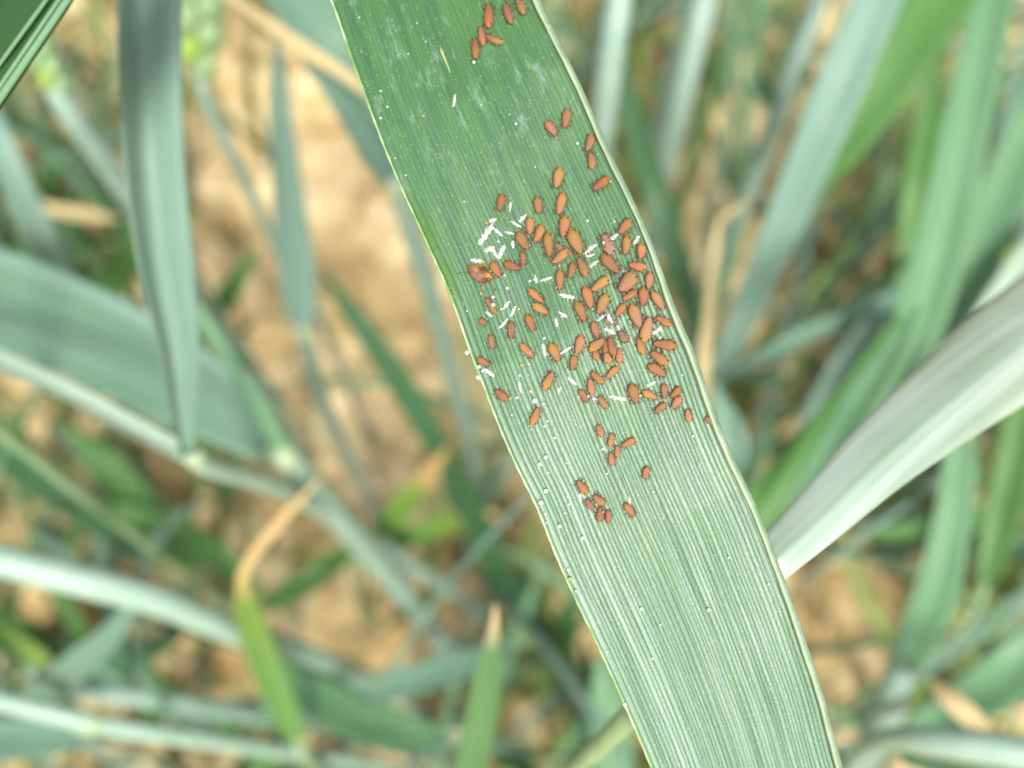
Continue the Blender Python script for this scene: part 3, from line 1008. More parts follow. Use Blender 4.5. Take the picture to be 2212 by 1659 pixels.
BEAD = [  # beads of honeydew: x, y, radius, kind (w white dusty, g glassy, y yellow)
    (Z1, [(725, 930, 34, 'g')]),
    (Z2, [(235, 540, 38, 'w'), (1145, 830, 40, 'w'), (520, 1175, 20, 'w'), (350, 1375, 18, 'w'), (140, 400, 20, 'w'), (1628, 1388, 28, 'y'), (1440, 988, 18, 'w')]),
    (Z3, [(250, 250, 18, 'w'), (1408, 1032, 22, 'w'), (1930, 1385, 20, 'w'), (365, 1385, 24, 'w'), (645, 632, 36, 'a'), (855, 960, 30, 'g')]),
    (Z4, [(1140, 385, 26, 'w'), (665, 370, 32, 'w'), (165, 1160, 20, 'w'), (112, 1552, 26, 'w'), (960, 792, 30, 'w')]),
    (Z5, [(760, 398, 42, 'g'), (545, 330, 36, 'a'), (1010, 238, 38, 'w'), (300, 640, 20, 'w'), (1412, 110, 30, 'w'), (1670, 1122, 34, 'w'),
          (1880, 220, 24, 'w'), (298, 1382, 52, 'g'), (756, 555, 48, 'g'), (905, 605, 24, 'w'), (1215, 605, 24, 'g'), (998, 988, 18, 'w'), (1410, 1385, 15, 'w')]),
    (Z6, [(2010, 838, 60, 'y'), (540, 602, 26, 'w')]),
    (Z7, [(278, 490, 56, 'g'), (288, 300, 42, 'g'), (1010, 450, 34, 'w'), (1045, 265, 42, 'y'), (1172, 250, 22, 'w'), (1160, 450, 18, 'w'), (1210, 730, 40, 'g'),
          (1278, 895, 64, 'g'), (1425, 952, 42, 'g'), (960, 842, 34, 'g'), (870, 1148, 28, 'g'), (1500, 1256, 26, 'w'), (1445, 1345, 32, 'g'),
          (1625, 1552, 36, 'g'), (1620, 1382, 26, 'g'), (2000, 1312, 18, 'w'), (1210, 1402, 16, 'w'), (612, 662, 36, 'g'), (840, 852, 42, 'y'), (1162, 1342, 26, 'y'),
          (350, 378, 30, 'w')]),
    (Z8, [(190, 685, 24, 'w'), (963, 665, 24, 'w'), (1738, 1268, 26, 'w'), (1475, 1628, 16, 'w'), (1000, 640, 16, 'w'), (1578, 368, 16, 'w')]),
    (Z9, [(372, 290, 46, 'g'), (285, 390, 43, 'w'), (375, 785, 45, 'w'), (297, 957, 50, 'g'), (575, 1302, 45, 'g'), (916, 1480, 40, 'w'), (652, 1112, 19, 'w'),
          (1280, 532, 21, 'w'), (1960, 796, 21, 'w'), (415, 515, 21, 'g'), (682, 376, 23, 'g'), (716, 982, 23, 'g'), (368, 1122, 32, 'g'), (390, 1252, 22, 'g'), (1206, 1092, 20, 'y')]),
    (ZA, [(1247, 957, 22, 'w'), (1840, 970, 20, 'w'), (1416, 1100, 14, 'w'), (1347, 1398, 14, 'w'), (2022, 508, 14, 'w'), (1198, 832, 11, 'w'), (950, 880, 10, 'w'),
          (600, 612, 18, 'g'), (615, 692, 24, 'y'), (945, 1338, 11, 'w'), (670, 800, 20, 'g')]),
    (ZB, [(690, 1186, 23, 'w'), (615, 1312, 26, 'w'), (1116, 466, 18, 'w'), (380, 196, 18, 'w'), (920, 600, 19, 'w'), (618, 1012, 22, 'w'), (1086, 1286, 20, 'y'),
          (1726, 1162, 16, 'w'), (1018, 262, 18, 'w')]),
    (ZC, [(618, 560, 20, 'w'), (2050, 462, 14, 'w'), (1265, 850, 13, 'w'), (945, 1520, 16, 'w'), (500, 372, 16, 'w')]),
    (ZD, [(2048, 1252, 17, 'w')]),
    (ZE, [(215, 655, 14, 'w'), (345, 326, 11, 'w'), (597, 494, 11, 'w')]),
]


def conv(z, x, y):
    return ((z[0] + x * z[2]) * SRC, (z[1] + y * z[2]) * SRC)


def to_list(data):
    out = []
    for z, rows in data:
        for r in rows:
            out.append((z, r))
    return out


skins = []
for z, r in to_list(SKIN):
    skins.append((*conv(z, r[0], r[1]), *conv(z, r[2], r[3]), r[4] * z[2] * SRC))
beads = []
for z, r in to_list(BEAD):
    beads.append((*conv(z, r[0], r[1]), r[2] * z[2] * SRC, r[3]))
mummy_px = conv(Z3, 500, 1530)


def region(x, y):
    """where on the leaf, in words one can find in the photo"""
    if y < 160:
        return 'at the dark green end'
    if y < 405 and x > 1150:
        return 'along the rolled margin'
    if y > 1030:
        return 'in last small group'
    if y > 915:
        return 'in loose group past colony'
    if y > 755 and x < 1205:
        return 'scattered by toothed margin'
    s = x * PERP[0] + y * PERP[1]
    q = x * AX[0] + y * AX[1]
    f = (s - np.interp(q, QL, SL)) / (np.interp(q, QR, SR) - np.interp(q, QL, SL))
    if f < 0.33:
        return 'toothed side of colony'
    if f > 0.70:
        return 'rolled-margin side of colony'
    return 'amid the colony'


ORD = ['nearest', 'second', 'third', 'fourth', 'fifth', 'sixth', 'seventh', 'eighth', 'ninth', 'tenth', 'eleventh', 'twelfth']
PENDING = []


def queue(o, x, y):
    PENDING.append((o, float(x * PERP[0] + y * PERP[1] - np.interp(x * AX[0] + y * AX[1], QR, SR))))


def settle_labels():
    """where a label would fit several, say which one counting from the rolled margin"""
    sets = {}
    for o, dist in PENDING:
        sets.setdefault(o['label'], []).append((-dist, o))
    for lab, lst in sets.items():
        if len(lst) > 1:
            lst.sort(key=lambda t: t[0])
            for k, (_, o) in enumerate(lst):
                o['label'] = lab + (', nearest rolled margin' if k == 0 else f', {ORD[k]} from rolled margin')


DIRS = ['pale end', 'pale-end toothed side', 'toothed margin', 'dark-end toothed side', 'dark end', 'dark-end rolled side', 'rolled margin', 'pale-end rolled side']


def dir_word(dx, dy):
    a = math.degrees(math.atan2(dx * -PERP[0] + dy * -PERP[1], dx * AX[0] + dy * AX[1]))
    return DIRS[int(((a + 360 + 22.5) % 360) // 45)]


def place(name, me, loc, xdir, nrm, sc):
    z = nrm.normalized()
    x = (xdir - z * xdir.dot(z)).normalized()
    y = z.cross(x)
    R = Matrix((x, y, z)).transposed().to_4x4()
    o = bpy.data.objects.new(name, me)
    o.matrix_world = Matrix.Translation(loc) @ R @ Matrix.Diagonal((*sc, 1))
    col.objects.link(o)
    return o


KW = {'r': 'rust-orange', 'o': 'ochre-orange', 'p': 'pinkish-brown', 's': 'shrivelled dull pink'}
placed = []
for i, (z, (hx, hy, tx, ty, w, kd)) in enumerate(to_list(APH)):
    hx, hy = conv(z, hx, hy)
    tx, ty = conv(z, tx, ty)
    w = w * z[2] * SRC
    h3, n1 = on_leaf(hx, hy)
    t3, n2 = on_leaf(tx, ty)
    c3 = (h3 + t3) / 2
    nrm = (n1 + n2).normalized()
    L = (h3 - t3).length
    d = (RX.transposed() @ (c3 - CAMP)).z * -1
    W = w * d / FPX
    cx, cy = (hx + tx) / 2, (hy + ty) / 2
    # a body that lies over an earlier one sits on top of it
    lift = 0.0
    for (qx, qy, qw, ql) in placed:
        if math.hypot(qx - cx, qy - cy) < 0.40 * (w + qw):
            lift = max(lift, 0.45 * qw * d / FPX + ql)
    lift = min(lift, 0.9 * W)
    placed.append((cx, cy, w, lift))
    me = AME[(kd, i % 4)]
    o = place('aphid', me, c3 + nrm * (lift - 0.02 * W), h3 - t3, nrm, (L, W, W))
    for s in (-1, 1):
        for nm, dct in (('antenna', ANT), ('cornicle', COR)):
            ch = bpy.data.objects.new(nm, dct[s])
            ch.parent = o
            col.objects.link(ch)
    reg = region(cx, cy)
    Lpx = math.hypot(hx - tx, hy - ty)
    size = 'large' if Lpx > 48 else ('small' if Lpx < 33 else 'medium')
    near_skin = min(math.hypot((a + c) / 2 - cx, (b2 + d2) / 2 - cy) for a, b2, c, d2, ww in skins) < 26
    near_yel = any(bk == 'y' and math.hypot(bx - tx, by - ty) < 14 for bx, by, br, bk in beads)
    extra = ' with yellow drop' if near_yel else (' beside white skin' if near_skin else '')
    tag(o, f'{size} {KW[kd]} aphid{extra} {reg}, head to {dir_word(hx - tx, hy - ty)}', 'aphid', 'aphids ' + reg)
    queue(o, cx, cy)

# ------------------------------------------------------------------ shed skins
m, nt, b = new_mat('shed_skin_white')
oc = nt.nodes.new('ShaderNodeTexCoord').outputs['Object']
rnd = nd(nt, 'ShaderNodeObjectInfo').outputs['Random']
c = mixc(nt, ramp(nt, noise(nt, oc, 3.5, 4, 0.65), [(0.50, 0.0), (0.78, 1.0)]), (0.56, 0.56, 0.55), (0.27, 0.24, 0.17))
c = mixc(nt, ramp(nt, rnd, [(0.60, 0.0), (1.0, 0.6)]), c, (0.42, 0.38, 0.28))
nt.links.new(c, b.inputs['Base Color'])
b.inputs['Roughness'].default_value = 0.4
add_translucent(nt, b, c, 0.15)
SKM = m


def skin_mesh(v):
    r = np.random.default_rng(300 + v)
    V, F = [], []
    NS, NC = 14, 8
    ph = r.uniform(0, 6, 4)
    for i in range(NS):
        t = i / (NS - 1)
        w = (0.28 + 0.30 * math.sin(math.pi * min(1, t * 0.9 + 0.1)) + 0.10 * math.sin(7 * t + ph[0])) * (0.5 if i in (0, NS - 1) else 1)
        yc = 0.16 * math.sin(3.1 * t + ph[1])
        zc = 0.28 + 0.12 * math.sin(4 * t + ph[2])
        for k in range(NC):
            an = 2 * math.pi * k / NC
            rr = 1 + r.normal() * 0.30
            V.append((t - 0.5 + r.normal() * 0.012, yc + w * math.cos(an) * rr, max(0.0, zc + 0.45 * w * math.sin(an) * rr)))
    for i in range(NS - 1):
        for k in range(NC):
            k2 = (k + 1) % NC
            F.append((i * NC + k, (i + 1) * NC + k, (i + 1) * NC + k2, i * NC + k2))
    F.append(tuple(range(NC)))
    F.append(tuple((NS - 1) * NC + k for k in reversed(range(NC))))
    for s in (-1, 1):
        for k in range(3):                     # empty leg skins
            x0 = r.uniform(-0.3, 0.4)
            pts = [(x0, s * 0.25, 0.25), (x0 + r.uniform(-.15, .15), s * r.uniform(.55, .75), 0.22), (x0 + r.uniform(-.3, .3), s * r.uniform(.8, 1.1), 0.04)]
            v_, f_, _ = tube_geo(pts, [0.08, 0.06, 0.03], 5, voff=len(V))
            V.extend(v_)
            F.extend(f_)
    for k in range(3):                         # frayed ends
        x0 = 0.42
        pts = [(x0, r.uniform(-.2, .2), 0.25), (x0 + 0.08, r.uniform(-.35, .35), 0.3), (x0 + 0.16, r.uniform(-.5, .5), r.uniform(0.05, 0.5))]
        v_, f_, _ = tube_geo(pts, [0.10, 0.07, 0.02], 5, voff=len(V))
        V.extend(v_)
        F.extend(f_)
    me = bpy.data.meshes.new('shed_skin')
    me.from_pydata([tuple(x) for x in V], [], F)
    me.materials.append(SKM)
    return me


SKE = [skin_mesh(v) for v in range(8)]


def lift_at(x, y):
    best = 0.0
    for (qx, qy, qw, ql) in placed:
        if math.hypot(qx - x, qy - y) < 0.55 * qw:
            best = max(best, (0.72 * qw) * 0.1 / FPX + ql)
    return best


for i, (ax_, ay_, bx_, by_, w) in enumerate(skins):
    a3, n1 = on_leaf(ax_, ay_)
    b3, n2 = on_leaf(bx_, by_)
    c3 = (a3 + b3) / 2
    nrm = (n1 + n2).normalized()
    cx, cy = (ax_ + bx_) / 2, (ay_ + by_) / 2
    W = w * 0.1 / FPX * 0.54
    L = max((a3 - b3).length, W)
    o = place('shed_skin', SKE[i % 8], c3 + nrm * lift_at(cx, cy), a3 - b3, nrm, (L * 0.94, W, W))
    reg = region(cx, cy)
    Lp = math.hypot(ax_ - bx_, ay_ - by_)
    size = 'long' if Lp > 26 else ('tiny' if Lp < 14 else 'short')
    shape = 'broad' if w > 10 else 'narrow'
    dw = dir_word(bx_ - ax_, by_ - ay_)
    along = 'along ribs' if dw in (DIRS[0], DIRS[4]) else ('across ribs' if dw in (DIRS[2], DIRS[6]) else 'slanting')
    onb = ' on an aphid' if lift_at(cx, cy) > 0 else ''
    tag(o, f'{size} {shape} white shed skin{onb} {reg}, {along}', 'shed skin', 'white shed skins ' + reg)
    queue(o, cx, cy)

# ------------------------------------------------------------------ beads of honeydew
def bead_mat(name, colr, trans, rough):
    m, nt, b = new_mat(name)
    b.inputs['Base Color'].default_value = (*colr, 1)
    b.inputs['Transmission Weight'].default_value = trans
    b.inputs['Roughness'].default_value = rough
    b.inputs['IOR'].default_value = 1.40
    return m


BM = {'w': bead_mat('honeydew_dusted', (0.52, 0.58, 0.51), 0.10, 0.2), 'g': bead_mat('honeydew_clear', (0.72, 0.78, 0.73), 0.42, 0.06),
      'd': bead_mat('wax_speck', (0.36, 0.50, 0.38), 0.0, 0.5),
      'y': bead_mat('honeydew_yellow', (0.46, 0.44, 0.14), 0.35, 0.15), 'a': bead_mat('honeydew_amber', (0.72, 0.36, 0.07), 0.35, 0.2)}


def bead_mesh(key):
    r = np.random.default_rng(ord(key))
    V, F = [], []
    NS, NC = 9, 14
    for i in range(NS):
        th = math.pi * (i + 0.25) / (NS - 0.5)
        for k in range(NC):
            an = 2 * math.pi * k / NC
            rr = 1 + r.normal() * (0.05 if key == 'w' else 0.012)
            V.append((math.sin(th) * math.cos(an) * rr, math.sin(th) * math.sin(an) * rr, 0.72 + 0.9 * math.cos(th) * rr))
    for i in range(NS - 1):
        for k in range(NC):
            k2 = (k + 1) % NC
            F.append((i * NC + k, (i + 1) * NC + k, (i + 1) * NC + k2, i * NC + k2))
    F.append(tuple(range(NC)))
    F.append(tuple((NS - 1) * NC + k for k in reversed(range(NC))))
    me = bpy.data.meshes.new('honeydew_bead')
    me.from_pydata(V, [], F)
    me.materials.append(BM[key])
    me.polygons.foreach_set('use_smooth', [True] * len(F))
    return me


BME = {k: bead_mesh(k) for k in BM}
BW = {'d': 'dull pale', 'w': 'white dusty', 'g': 'clear glassy', 'y': 'yellow', 'a': 'amber'}
for x, y, r, kd in beads:
    if kd == 'w' and y < 415:
        kd = 'd'
        r *= 0.75
    c3, nrm = on_leaf(x, y)
    rr = max(r * 0.85, 1.3) * 0.1 / FPX
    o = place('honeydew_bead', BME[kd], c3 + nrm * lift_at(x, y), Vector((1, 0.3, 0)), nrm, (rr, rr, rr))
    s = x * PERP[0] + y * PERP[1]
    q = x * AX[0] + y * AX[1]
    f = (s - np.interp(q, QL, SL)) / (np.interp(q, QR, SR) - np.interp(q, QL, SL))
    side = 'on toothed margin' if f < 0.06 else ('near toothed margin' if f < 0.3 else ('near rolled margin' if f > 0.7 else 'on middle ribs'))
    along = 'dark green end' if y < 400 else ('within colony' if y < 860 else ('past colony' if y < 1130 else 'bare pale end'))
    size = 'big' if r > 5.5 else ('pinhead' if r < 3 else 'small')
    tag(o, f'{size} {BW[kd]} honeydew bead {side}, {along}', 'honeydew bead', f'honeydew beads {side}, {along}')
    queue(o, x, y)
settle_labels()

# ------------------------------------------------------------------ the dead, collapsed aphid
m, nt, b = new_mat('dead_aphid_husk')
oc = nt.nodes.new('ShaderNodeTexCoord').outputs['Object']
n1 = noise(nt, oc, 2.6, 4, 0.65)
c = ramp(nt, n1, [(0.34, (0.07, 0.022, 0.012)), (0.45, (0.17, 0.065, 0.018)), (0.53, (0.34, 0.21, 0.06)), (0.70, (0.42, 0.31, 0.12))])
sp = nd(nt, 'ShaderNodeSeparateXYZ', ins={0: oc})
c = mixc(nt, ramp(nt, math_(nt, 'ADD', math_(nt, 'ADD', sp.outputs['X'], sp.outputs['Y']), n1), [(0.55, 0.0), (0.95, 0.8)]), c, (0.15, 0.05, 0.035))
nt.links.new(c, b.inputs['Base Color'])
b.inputs['Roughness'].default_value = 0.6
V, F = [], []
r_ = np.random.default_rng(55)
NS, NC = 16, 14
for i in range(NS):
    t = (1 - math.cos(math.pi * i / (NS - 1))) / 2
    w = 0.5 * math.sin(math.pi * min(max(t, 0.03), 0.97)) ** 0.6
    for k in range(NC):
        an = 2 * math.pi * k / NC
        rr = 1 + r_.normal() * 0.09
        V.append((t - 0.5, w * math.cos(an) * rr, max(0, 0.22 + 0.34 * w * math.sin(an) * 2 * rr)))
for i in range(NS - 1):
    for k in range(NC):
        k2 = (k + 1) % NC
        F.append((i * NC + k, (i + 1) * NC + k, (i + 1) * NC + k2, i * NC + k2))
F.append(tuple(range(NC)))
F.append(tuple((NS - 1) * NC + k for k in reversed(range(NC))))
for pts in ([(0.2, -0.3, 0.2), (0.1, -0.75, 0.25), (0.05, -1.0, 0.02)], [(-0.3, -0.3, 0.2), (-0.35, -0.8, 0.25), (-0.5, -0.95, 0.02)],
            [(-0.4, 0.2, 0.2), (-0.75, 0.45, 0.3), (-0.8, 0.75, 0.02)], [(-0.2, 0.3, 0.2), (-0.3, 0.8, 0.3), (-0.55, 0.95, 0.02)], [(0.3, 0.2, 0.2), (0.6, 0.5, 0.25), (0.7, 0.6, 0.02)]):
    v_, f_, _ = tube_geo(pts, [0.028, 0.022, 0.015], 6, voff=len(V))
    V += v_
    F += f_
me = bpy.data.meshes.new('dead_aphid')
me.from_pydata([tuple(v) for v in V], [], F)
me.materials.append(m)
me.polygons.foreach_set('use_smooth', [True] * len(F))
hx, hy = conv(Z3, 300, 1420)
tx, ty = conv(Z3, 740, 1640)
h3, n1_ = on_leaf(hx, hy)
t3, n2_ = on_leaf(tx, ty)
W = 300 * Z3[2] * SRC * 0.1 / FPX
o = place('dead_aphid', me, (h3 + t3) / 2, h3 - t3, n1_, ((h3 - t3).length, W, W * 0.9))
tag(o, 'big brown and yellow collapsed dead aphid at the toothed side of colony', 'dead aphid')

# ------------------------------------------------------------------ wheat around the leaf
G2 = 'wheat plants around the infested leaf'
plant('near green blade painted in fold shade with two pale lines and light folded edge',
      [('leaf', [(-350, 540, 0.150, 60), (-240, 378, 0.128, 150), (-126, 211, 0.114, 196), (-14, 45, 0.113, 200), (98, -121, 0.114, 190), (210, -290, 0.12, 110), (300, -420, 0.13, 4)], 'fold_shade_blade', 0.30, (0, 0)),
       ('strip', 'folded_edge', [(-272, 602, 0.126, 10), (-136, 403, 0.1145, 22), (0, 203, 0.1118, 23), (138, 0, 0.1112, 23), (240, -150, 0.113, 22), (330, -285, 0.12, 4)], 'mint', 0.4, (0, 0)),
       ('strip', 'pale_line', [(-136, 385, 0.1140, 3), (0, 185, 0.1112, 3.4), (126, 0, 0.1106, 3.4), (228, -150, 0.1124, 3)], 'mint', 0.2, (0, 0)),
       ('strip', 'midrib', [(-136, 334, 0.1165, 4), (0, 137, 0.1135, 5), (99, 0, 0.1132, 5), (205, -150, 0.1145, 4)], 'mint', 0.2, (0, 0))])
plant('tall folded waxy blue-green leaf hanging straight down beside the toothed margin',
      [('leaf', [(402, 985, 0.190, 26), (390, 900, 0.183, 50), (374, 760, 0.174, 84), (338, 560, 0.166, 118), (312, 330, 0.161, 130), (302, 100, 0.160, 132), (304, -120, 0.165, 124), (318, -330, 0.18, 4)], 'glauc', 1.0, (18, 18)),
       ('stem', [(400, 975, 0.19, 40), (430, 1000, 0.20, 46), (620, 1062, 0.26, 40), (800, 1165, 0.36, 40), (1010, 1300, 0.47, 30)], 'stem_white', True),
       ('leaf', [(405, 985, 0.192, 44), (300, 930, 0.195, 46), (150, 850, 0.20, 44), (-30, 770, 0.21, 52), (-200, 690, 0.23, 40), (-330, 650, 0.25, 4)], 'pale', 0.5, (25, 25)),
       ('node', 415, 985, 0.192, 46, (470, 1010))])
plant('broad teal blade with pale collar arching over the tan soil beside the white stem',
      [('leaf', [(612, 985, 0.262, 60), (560, 940, 0.262, 110), (470, 870, 0.262, 165), (330, 790, 0.262, 190), (150, 705, 0.262, 190), (-40, 630, 0.265, 190), (-260, 540, 0.28, 150), (-460, 470, 0.30, 4)], 'teal', 0.35, (-8, -8)),
       ('strip', 'pale_margin', [(590, 915, 0.257, 8), (520, 838, 0.255, 18), (420, 752, 0.254, 26), (300, 682, 0.254, 30), (150, 610, 0.254, 32), (-20, 545, 0.257, 32), (-250, 460, 0.27, 10)], 'glauc', 0.3, (0, 0)),
       ('leaf', [(612, 975, 0.255, 36), (560, 880, 0.25, 34), (490, 770, 0.245, 30), (420, 660, 0.242, 26), (380, 590, 0.24, 4)], 'mint', 0.4, (0, 0)),
       ('stem', [(608, 978, 0.262, 62), (700, 1085, 0.30, 60), (820, 1220, 0.37, 54), (980, 1415, 0.48, 44)], 'stem_white', True),
       ('collar', 612, 985, 0.258, 66, (690, 1070))])
plant('slender pale stem with green husked ear beside the yellow straw',
      [('stem', [(425, 140, 0.30, 22), (445, 220, 0.31, 26), (520, 370, 0.34, 26), (600, 540, 0.38, 24), (660, 640, 0.43, 22)], 'stem', True),
       ('ear', [(430, 165, 0.30, 84), (430, 80, 0.295, 116), (428, -20, 0.29, 122), (425, -170, 0.29, 100)])])
plant('pale grooved stem with lime husked ear base beside the dark near blade',
      [('stem', [(112, 190, 0.25, 40), (135, 225, 0.255, 50), (200, 310, 0.27, 54), (290, 440, 0.30, 52), (400, 590, 0.36, 44), (520, 760, 0.45, 34)], 'stem', True),
       ('ear', [(130, 205, 0.25, 60), (105, 150, 0.248, 66), (70, 80, 0.246, 76), (20, -20, 0.245, 70)])])
plant('grey-green lance leaf on thin stalk standing over the bare soil',
      [('leaf', [(655, 722, 0.345, 24), (650, 670, 0.34, 66), (638, 560, 0.33, 80), (622, 420, 0.32, 68), (608, 280, 0.31, 54), (602, 170, 0.305, 40), (600, 60, 0.30, 5)], 'glauc', 0.2, (10, 10)),
       ('stem', [(652, 705, 0.345, 30), (672, 780, 0.37, 36), (705, 890, 0.42, 34), (760, 1000, 0.48, 26), (810, 1090, 0.52, 22)], 'stem', True),
       ('collar', 654, 722, 0.345, 34, (670, 780))])
plant('broad dull teal blade passing behind the infested leaf near the straw',
      [('leaf', [(900, 330, 0.30, 40), (820, 200, 0.29, 130), (730, 70, 0.28, 165), (640, -50, 0.28, 170), (540, -190, 0.29, 140), (460, -300, 0.3, 4)], 'teal', 0.25, (0, 0))])
plant('thin waxy stem running down close behind the toothed margin',
      [('stem', [(850, 380, 0.24, 36), (890, 500, 0.26, 46), (930, 640, 0.29, 44), (975, 800, 0.34, 38), (1015, 960, 0.42, 32)], 'stem', True),
       ('leaf', [(862, 412, 0.243, 30), (845, 375, 0.245, 62), (805, 310, 0.25, 74), (755, 240, 0.255, 56), (700, 180, 0.26, 26), (650, 130, 0.265, 4)], 'teal', 0.3, (0, 0)),
       ('collar', 858, 408, 0.242, 42, (890, 500))])
plant('dark green blade slanting over the tan soil behind the toothed margin',
      [('leaf', [(1140, 1320, 0.45, 30), (1060, 1190, 0.42, 54), (960, 990, 0.38, 54), (860, 820, 0.36, 56), (770, 690, 0.35, 44), (690, 580, 0.35, 4)], 'deep', 0.3, (0, 0))])
plant('green blade with yellowed tip pointing at the toothed margin',
      [('leaf', [(780, 1200, 0.42, 26), (840, 1130, 0.40, 50), (895, 1065, 0.385, 50), (940, 1005, 0.375, 30), (968, 965, 0.37, 5)], 'yellow_tip', 0.3, (0, 0))])
plant('short green blade with orange withered tip low behind the toothed margin',
      [('leaf', [(830, 1180, 0.43, 30), (910, 1150, 0.42, 46), (990, 1125, 0.415, 40), (1045, 1115, 0.41, 30), (1080, 1112, 0.41, 5)], 'yellow_tip', 0.3, (0, 0))])
plant('dark blue-green short blade low under the toothed margin',
      [('leaf', [(1170, 1380, 0.46, 30), (1125, 1300, 0.44, 62), (1060, 1210, 0.43, 56), (1000, 1130, 0.42, 30), (960, 1060, 0.42, 4)], 'deep', 0.2, (0, 0))])
plant('upright green blade with pale dry tip standing free over soil',
      [('leaf', [(985, 1800, 0.225, 36), (1010, 1680, 0.215, 66), (1035, 1560, 0.205, 72), (1052, 1460, 0.198, 60), (1062, 1390, 0.194, 36), (1068, 1340, 0.192, 14), (1070, 1305, 0.19, 5)], 'green_tip', 0.35, (8, 8))])
plant('broad green blade curling to a pale dry tip at its end',
      [('leaf', [(560, 1430, 0.36, 40), (660, 1490, 0.34, 80), (760, 1545, 0.325, 100), (860, 1575, 0.31, 84), (950, 1590, 0.30, 46), (1000, 1583, 0.295, 18), (1020, 1560, 0.29, 5)], 'teal_tip', 0.3, (0, 0))])
plant('teal blade lying level behind the dry-tipped upright blade',
      [('leaf', [(1120, 1390, 0.42, 34), (1010, 1430, 0.40, 60), (880, 1470, 0.39, 66), (740, 1510, 0.38, 62), (600, 1535, 0.37, 56), (440, 1530, 0.37, 40), (340, 1510, 0.37, 4)], 'teal', 0.3, (0, 0))])
plant('bright pale green stalk slanting across from the bent straw leaf',
      [('stem', [(-160, 1160, 0.23, 64), (0, 1210, 0.235, 70), (160, 1250, 0.24, 70), (330, 1295, 0.25, 64), (520, 1370, 0.28, 56), (680, 1420, 0.33, 46), (820, 1480, 0.41, 34)], 'stem_white', True),
       ('leaf', [(300, 1285, 0.245, 26), (240, 1370, 0.26, 54), (150, 1450, 0.275, 70), (40, 1540, 0.29, 60), (-80, 1640, 0.30, 4)], 'teal', 0.3, (0, 0))])
plant('white jointed stalk low across the soil with pale swollen node',
      [('stem', [(-150, 1480, 0.26, 40), (0, 1513, 0.262, 44), (160, 1552, 0.266, 42), (245, 1570, 0.27, 40), (380, 1590, 0.28, 38), (560, 1615, 0.31, 36), (800, 1655, 0.37, 32), (960, 1690, 0.44, 28)], 'stem_white', True),
       ('node', 190, 1560, 0.268, 52, (250, 1572)),
       ('leaf', [(215, 1570, 0.27, 34), (140, 1590, 0.272, 70), (30, 1595, 0.275, 90), (-100, 1590, 0.28, 80), (-260, 1580, 0.29, 4)], 'teal', 0.3, (0, 0))])
plant('grey-green thin stalk just above the white jointed stalk',
      [('stem', [(60, 1440, 0.30, 34), (130, 1480, 0.305, 42), (260, 1500, 0.315, 42), (400, 1520, 0.33, 40), (560, 1545, 0.37, 34), (700, 1560, 0.44, 28)], 'stem', True),
       ('leaf', [(130, 1475, 0.305, 20), (100, 1440, 0.30, 34), (60, 1400, 0.30, 34), (0, 1350, 0.30, 4)], 'lime', 0.3, (0, 0))])
plant('lime green blade with bent straw-coloured end crossing the white stems',
      [('leaf', [(640, 1600, 0.30, 40), (600, 1500, 0.285, 62), (560, 1400, 0.272, 66), (532, 1310, 0.262, 50), (524, 1262, 0.255, 28), (536, 1216, 0.25, 22), (610, 1122, 0.245, 22), (690, 1036, 0.24, 5)], 'lime_straw', 0.3, (0, 0))])
plant('waxy pale blade drooping in the shade under the dark near blade',
      [('leaf', [(330, 900, 0.40, 30), (230, 760, 0.36, 50), (130, 590, 0.33, 62), (60, 450, 0.31, 62), (0, 310, 0.30, 56), (-60, 170, 0.30, 46), (-110, 50, 0.30, 4)], 'glauc', 0.3, (0, 0))])
plant('bright green blade tucked behind the tall folded waxy leaf',
      [('leaf', [(160, 740, 0.42, 30), (215, 650, 0.41, 60), (265, 570, 0.40, 66), (310, 480, 0.39, 40), (340, 420, 0.39, 4)], 'green', 0.2, (0, 0))])
plant('short green blade over tan soil between white stems and grey lance leaf',
      [('leaf', [(400, 790, 0.46, 26), (450, 700, 0.45, 50), (495, 630, 0.44, 48), (535, 570, 0.435, 26), (560, 530, 0.43, 4)], 'green', 0.2, (0, 0))])
plant('pale jointed dry blade fragment leaning behind the folded waxy leaf',
      [('leaf', [(60, 440, 0.42, 16), (130, 455, 0.42, 26), (200, 465, 0.42, 26), (260, 475, 0.42, 5)], 'straw', 0.2, (0, 0))])
plant('dark green low blades in the shade below the broad teal blade',
      [('leaf', [(330, 1220, 0.43, 40), (240, 1140, 0.42, 70), (130, 1060, 0.41, 80), (10, 980, 0.41, 70), (-120, 900, 0.41, 4)], 'deep', 0.2, (0, 0)),
       ('leaf', [(420, 1230, 0.43, 34), (330, 1130, 0.43, 66), (230, 1010, 0.43, 70), (120, 900, 0.43, 4)], 'green', 0.2, (0, 0))])
plant('dark green blade slanting under the bright pale stalk',
      [('leaf', [(420, 1330, 0.44, 30), (330, 1400, 0.43, 50), (220, 1440, 0.43, 56), (110, 1480, 0.43, 46), (0, 1520, 0.43, 4)], 'deep', 0.2, (0, 0)),
       ('leaf', [(560, 1280, 0.44, 30), (480, 1210, 0.43, 60), (380, 1150, 0.43, 66), (280, 1110, 0.42, 40), (200, 1080, 0.42, 4)], 'green', 0.2, (0, 0))])
plant('green blade rising over soil beside the bent straw end',
      [('leaf', [(560, 1310, 0.45, 30), (640, 1270, 0.44, 56), (720, 1215, 0.44, 50), (790, 1160, 0.43, 30), (840, 1120, 0.43, 4)], 'green', 0.2, (0, 0))])

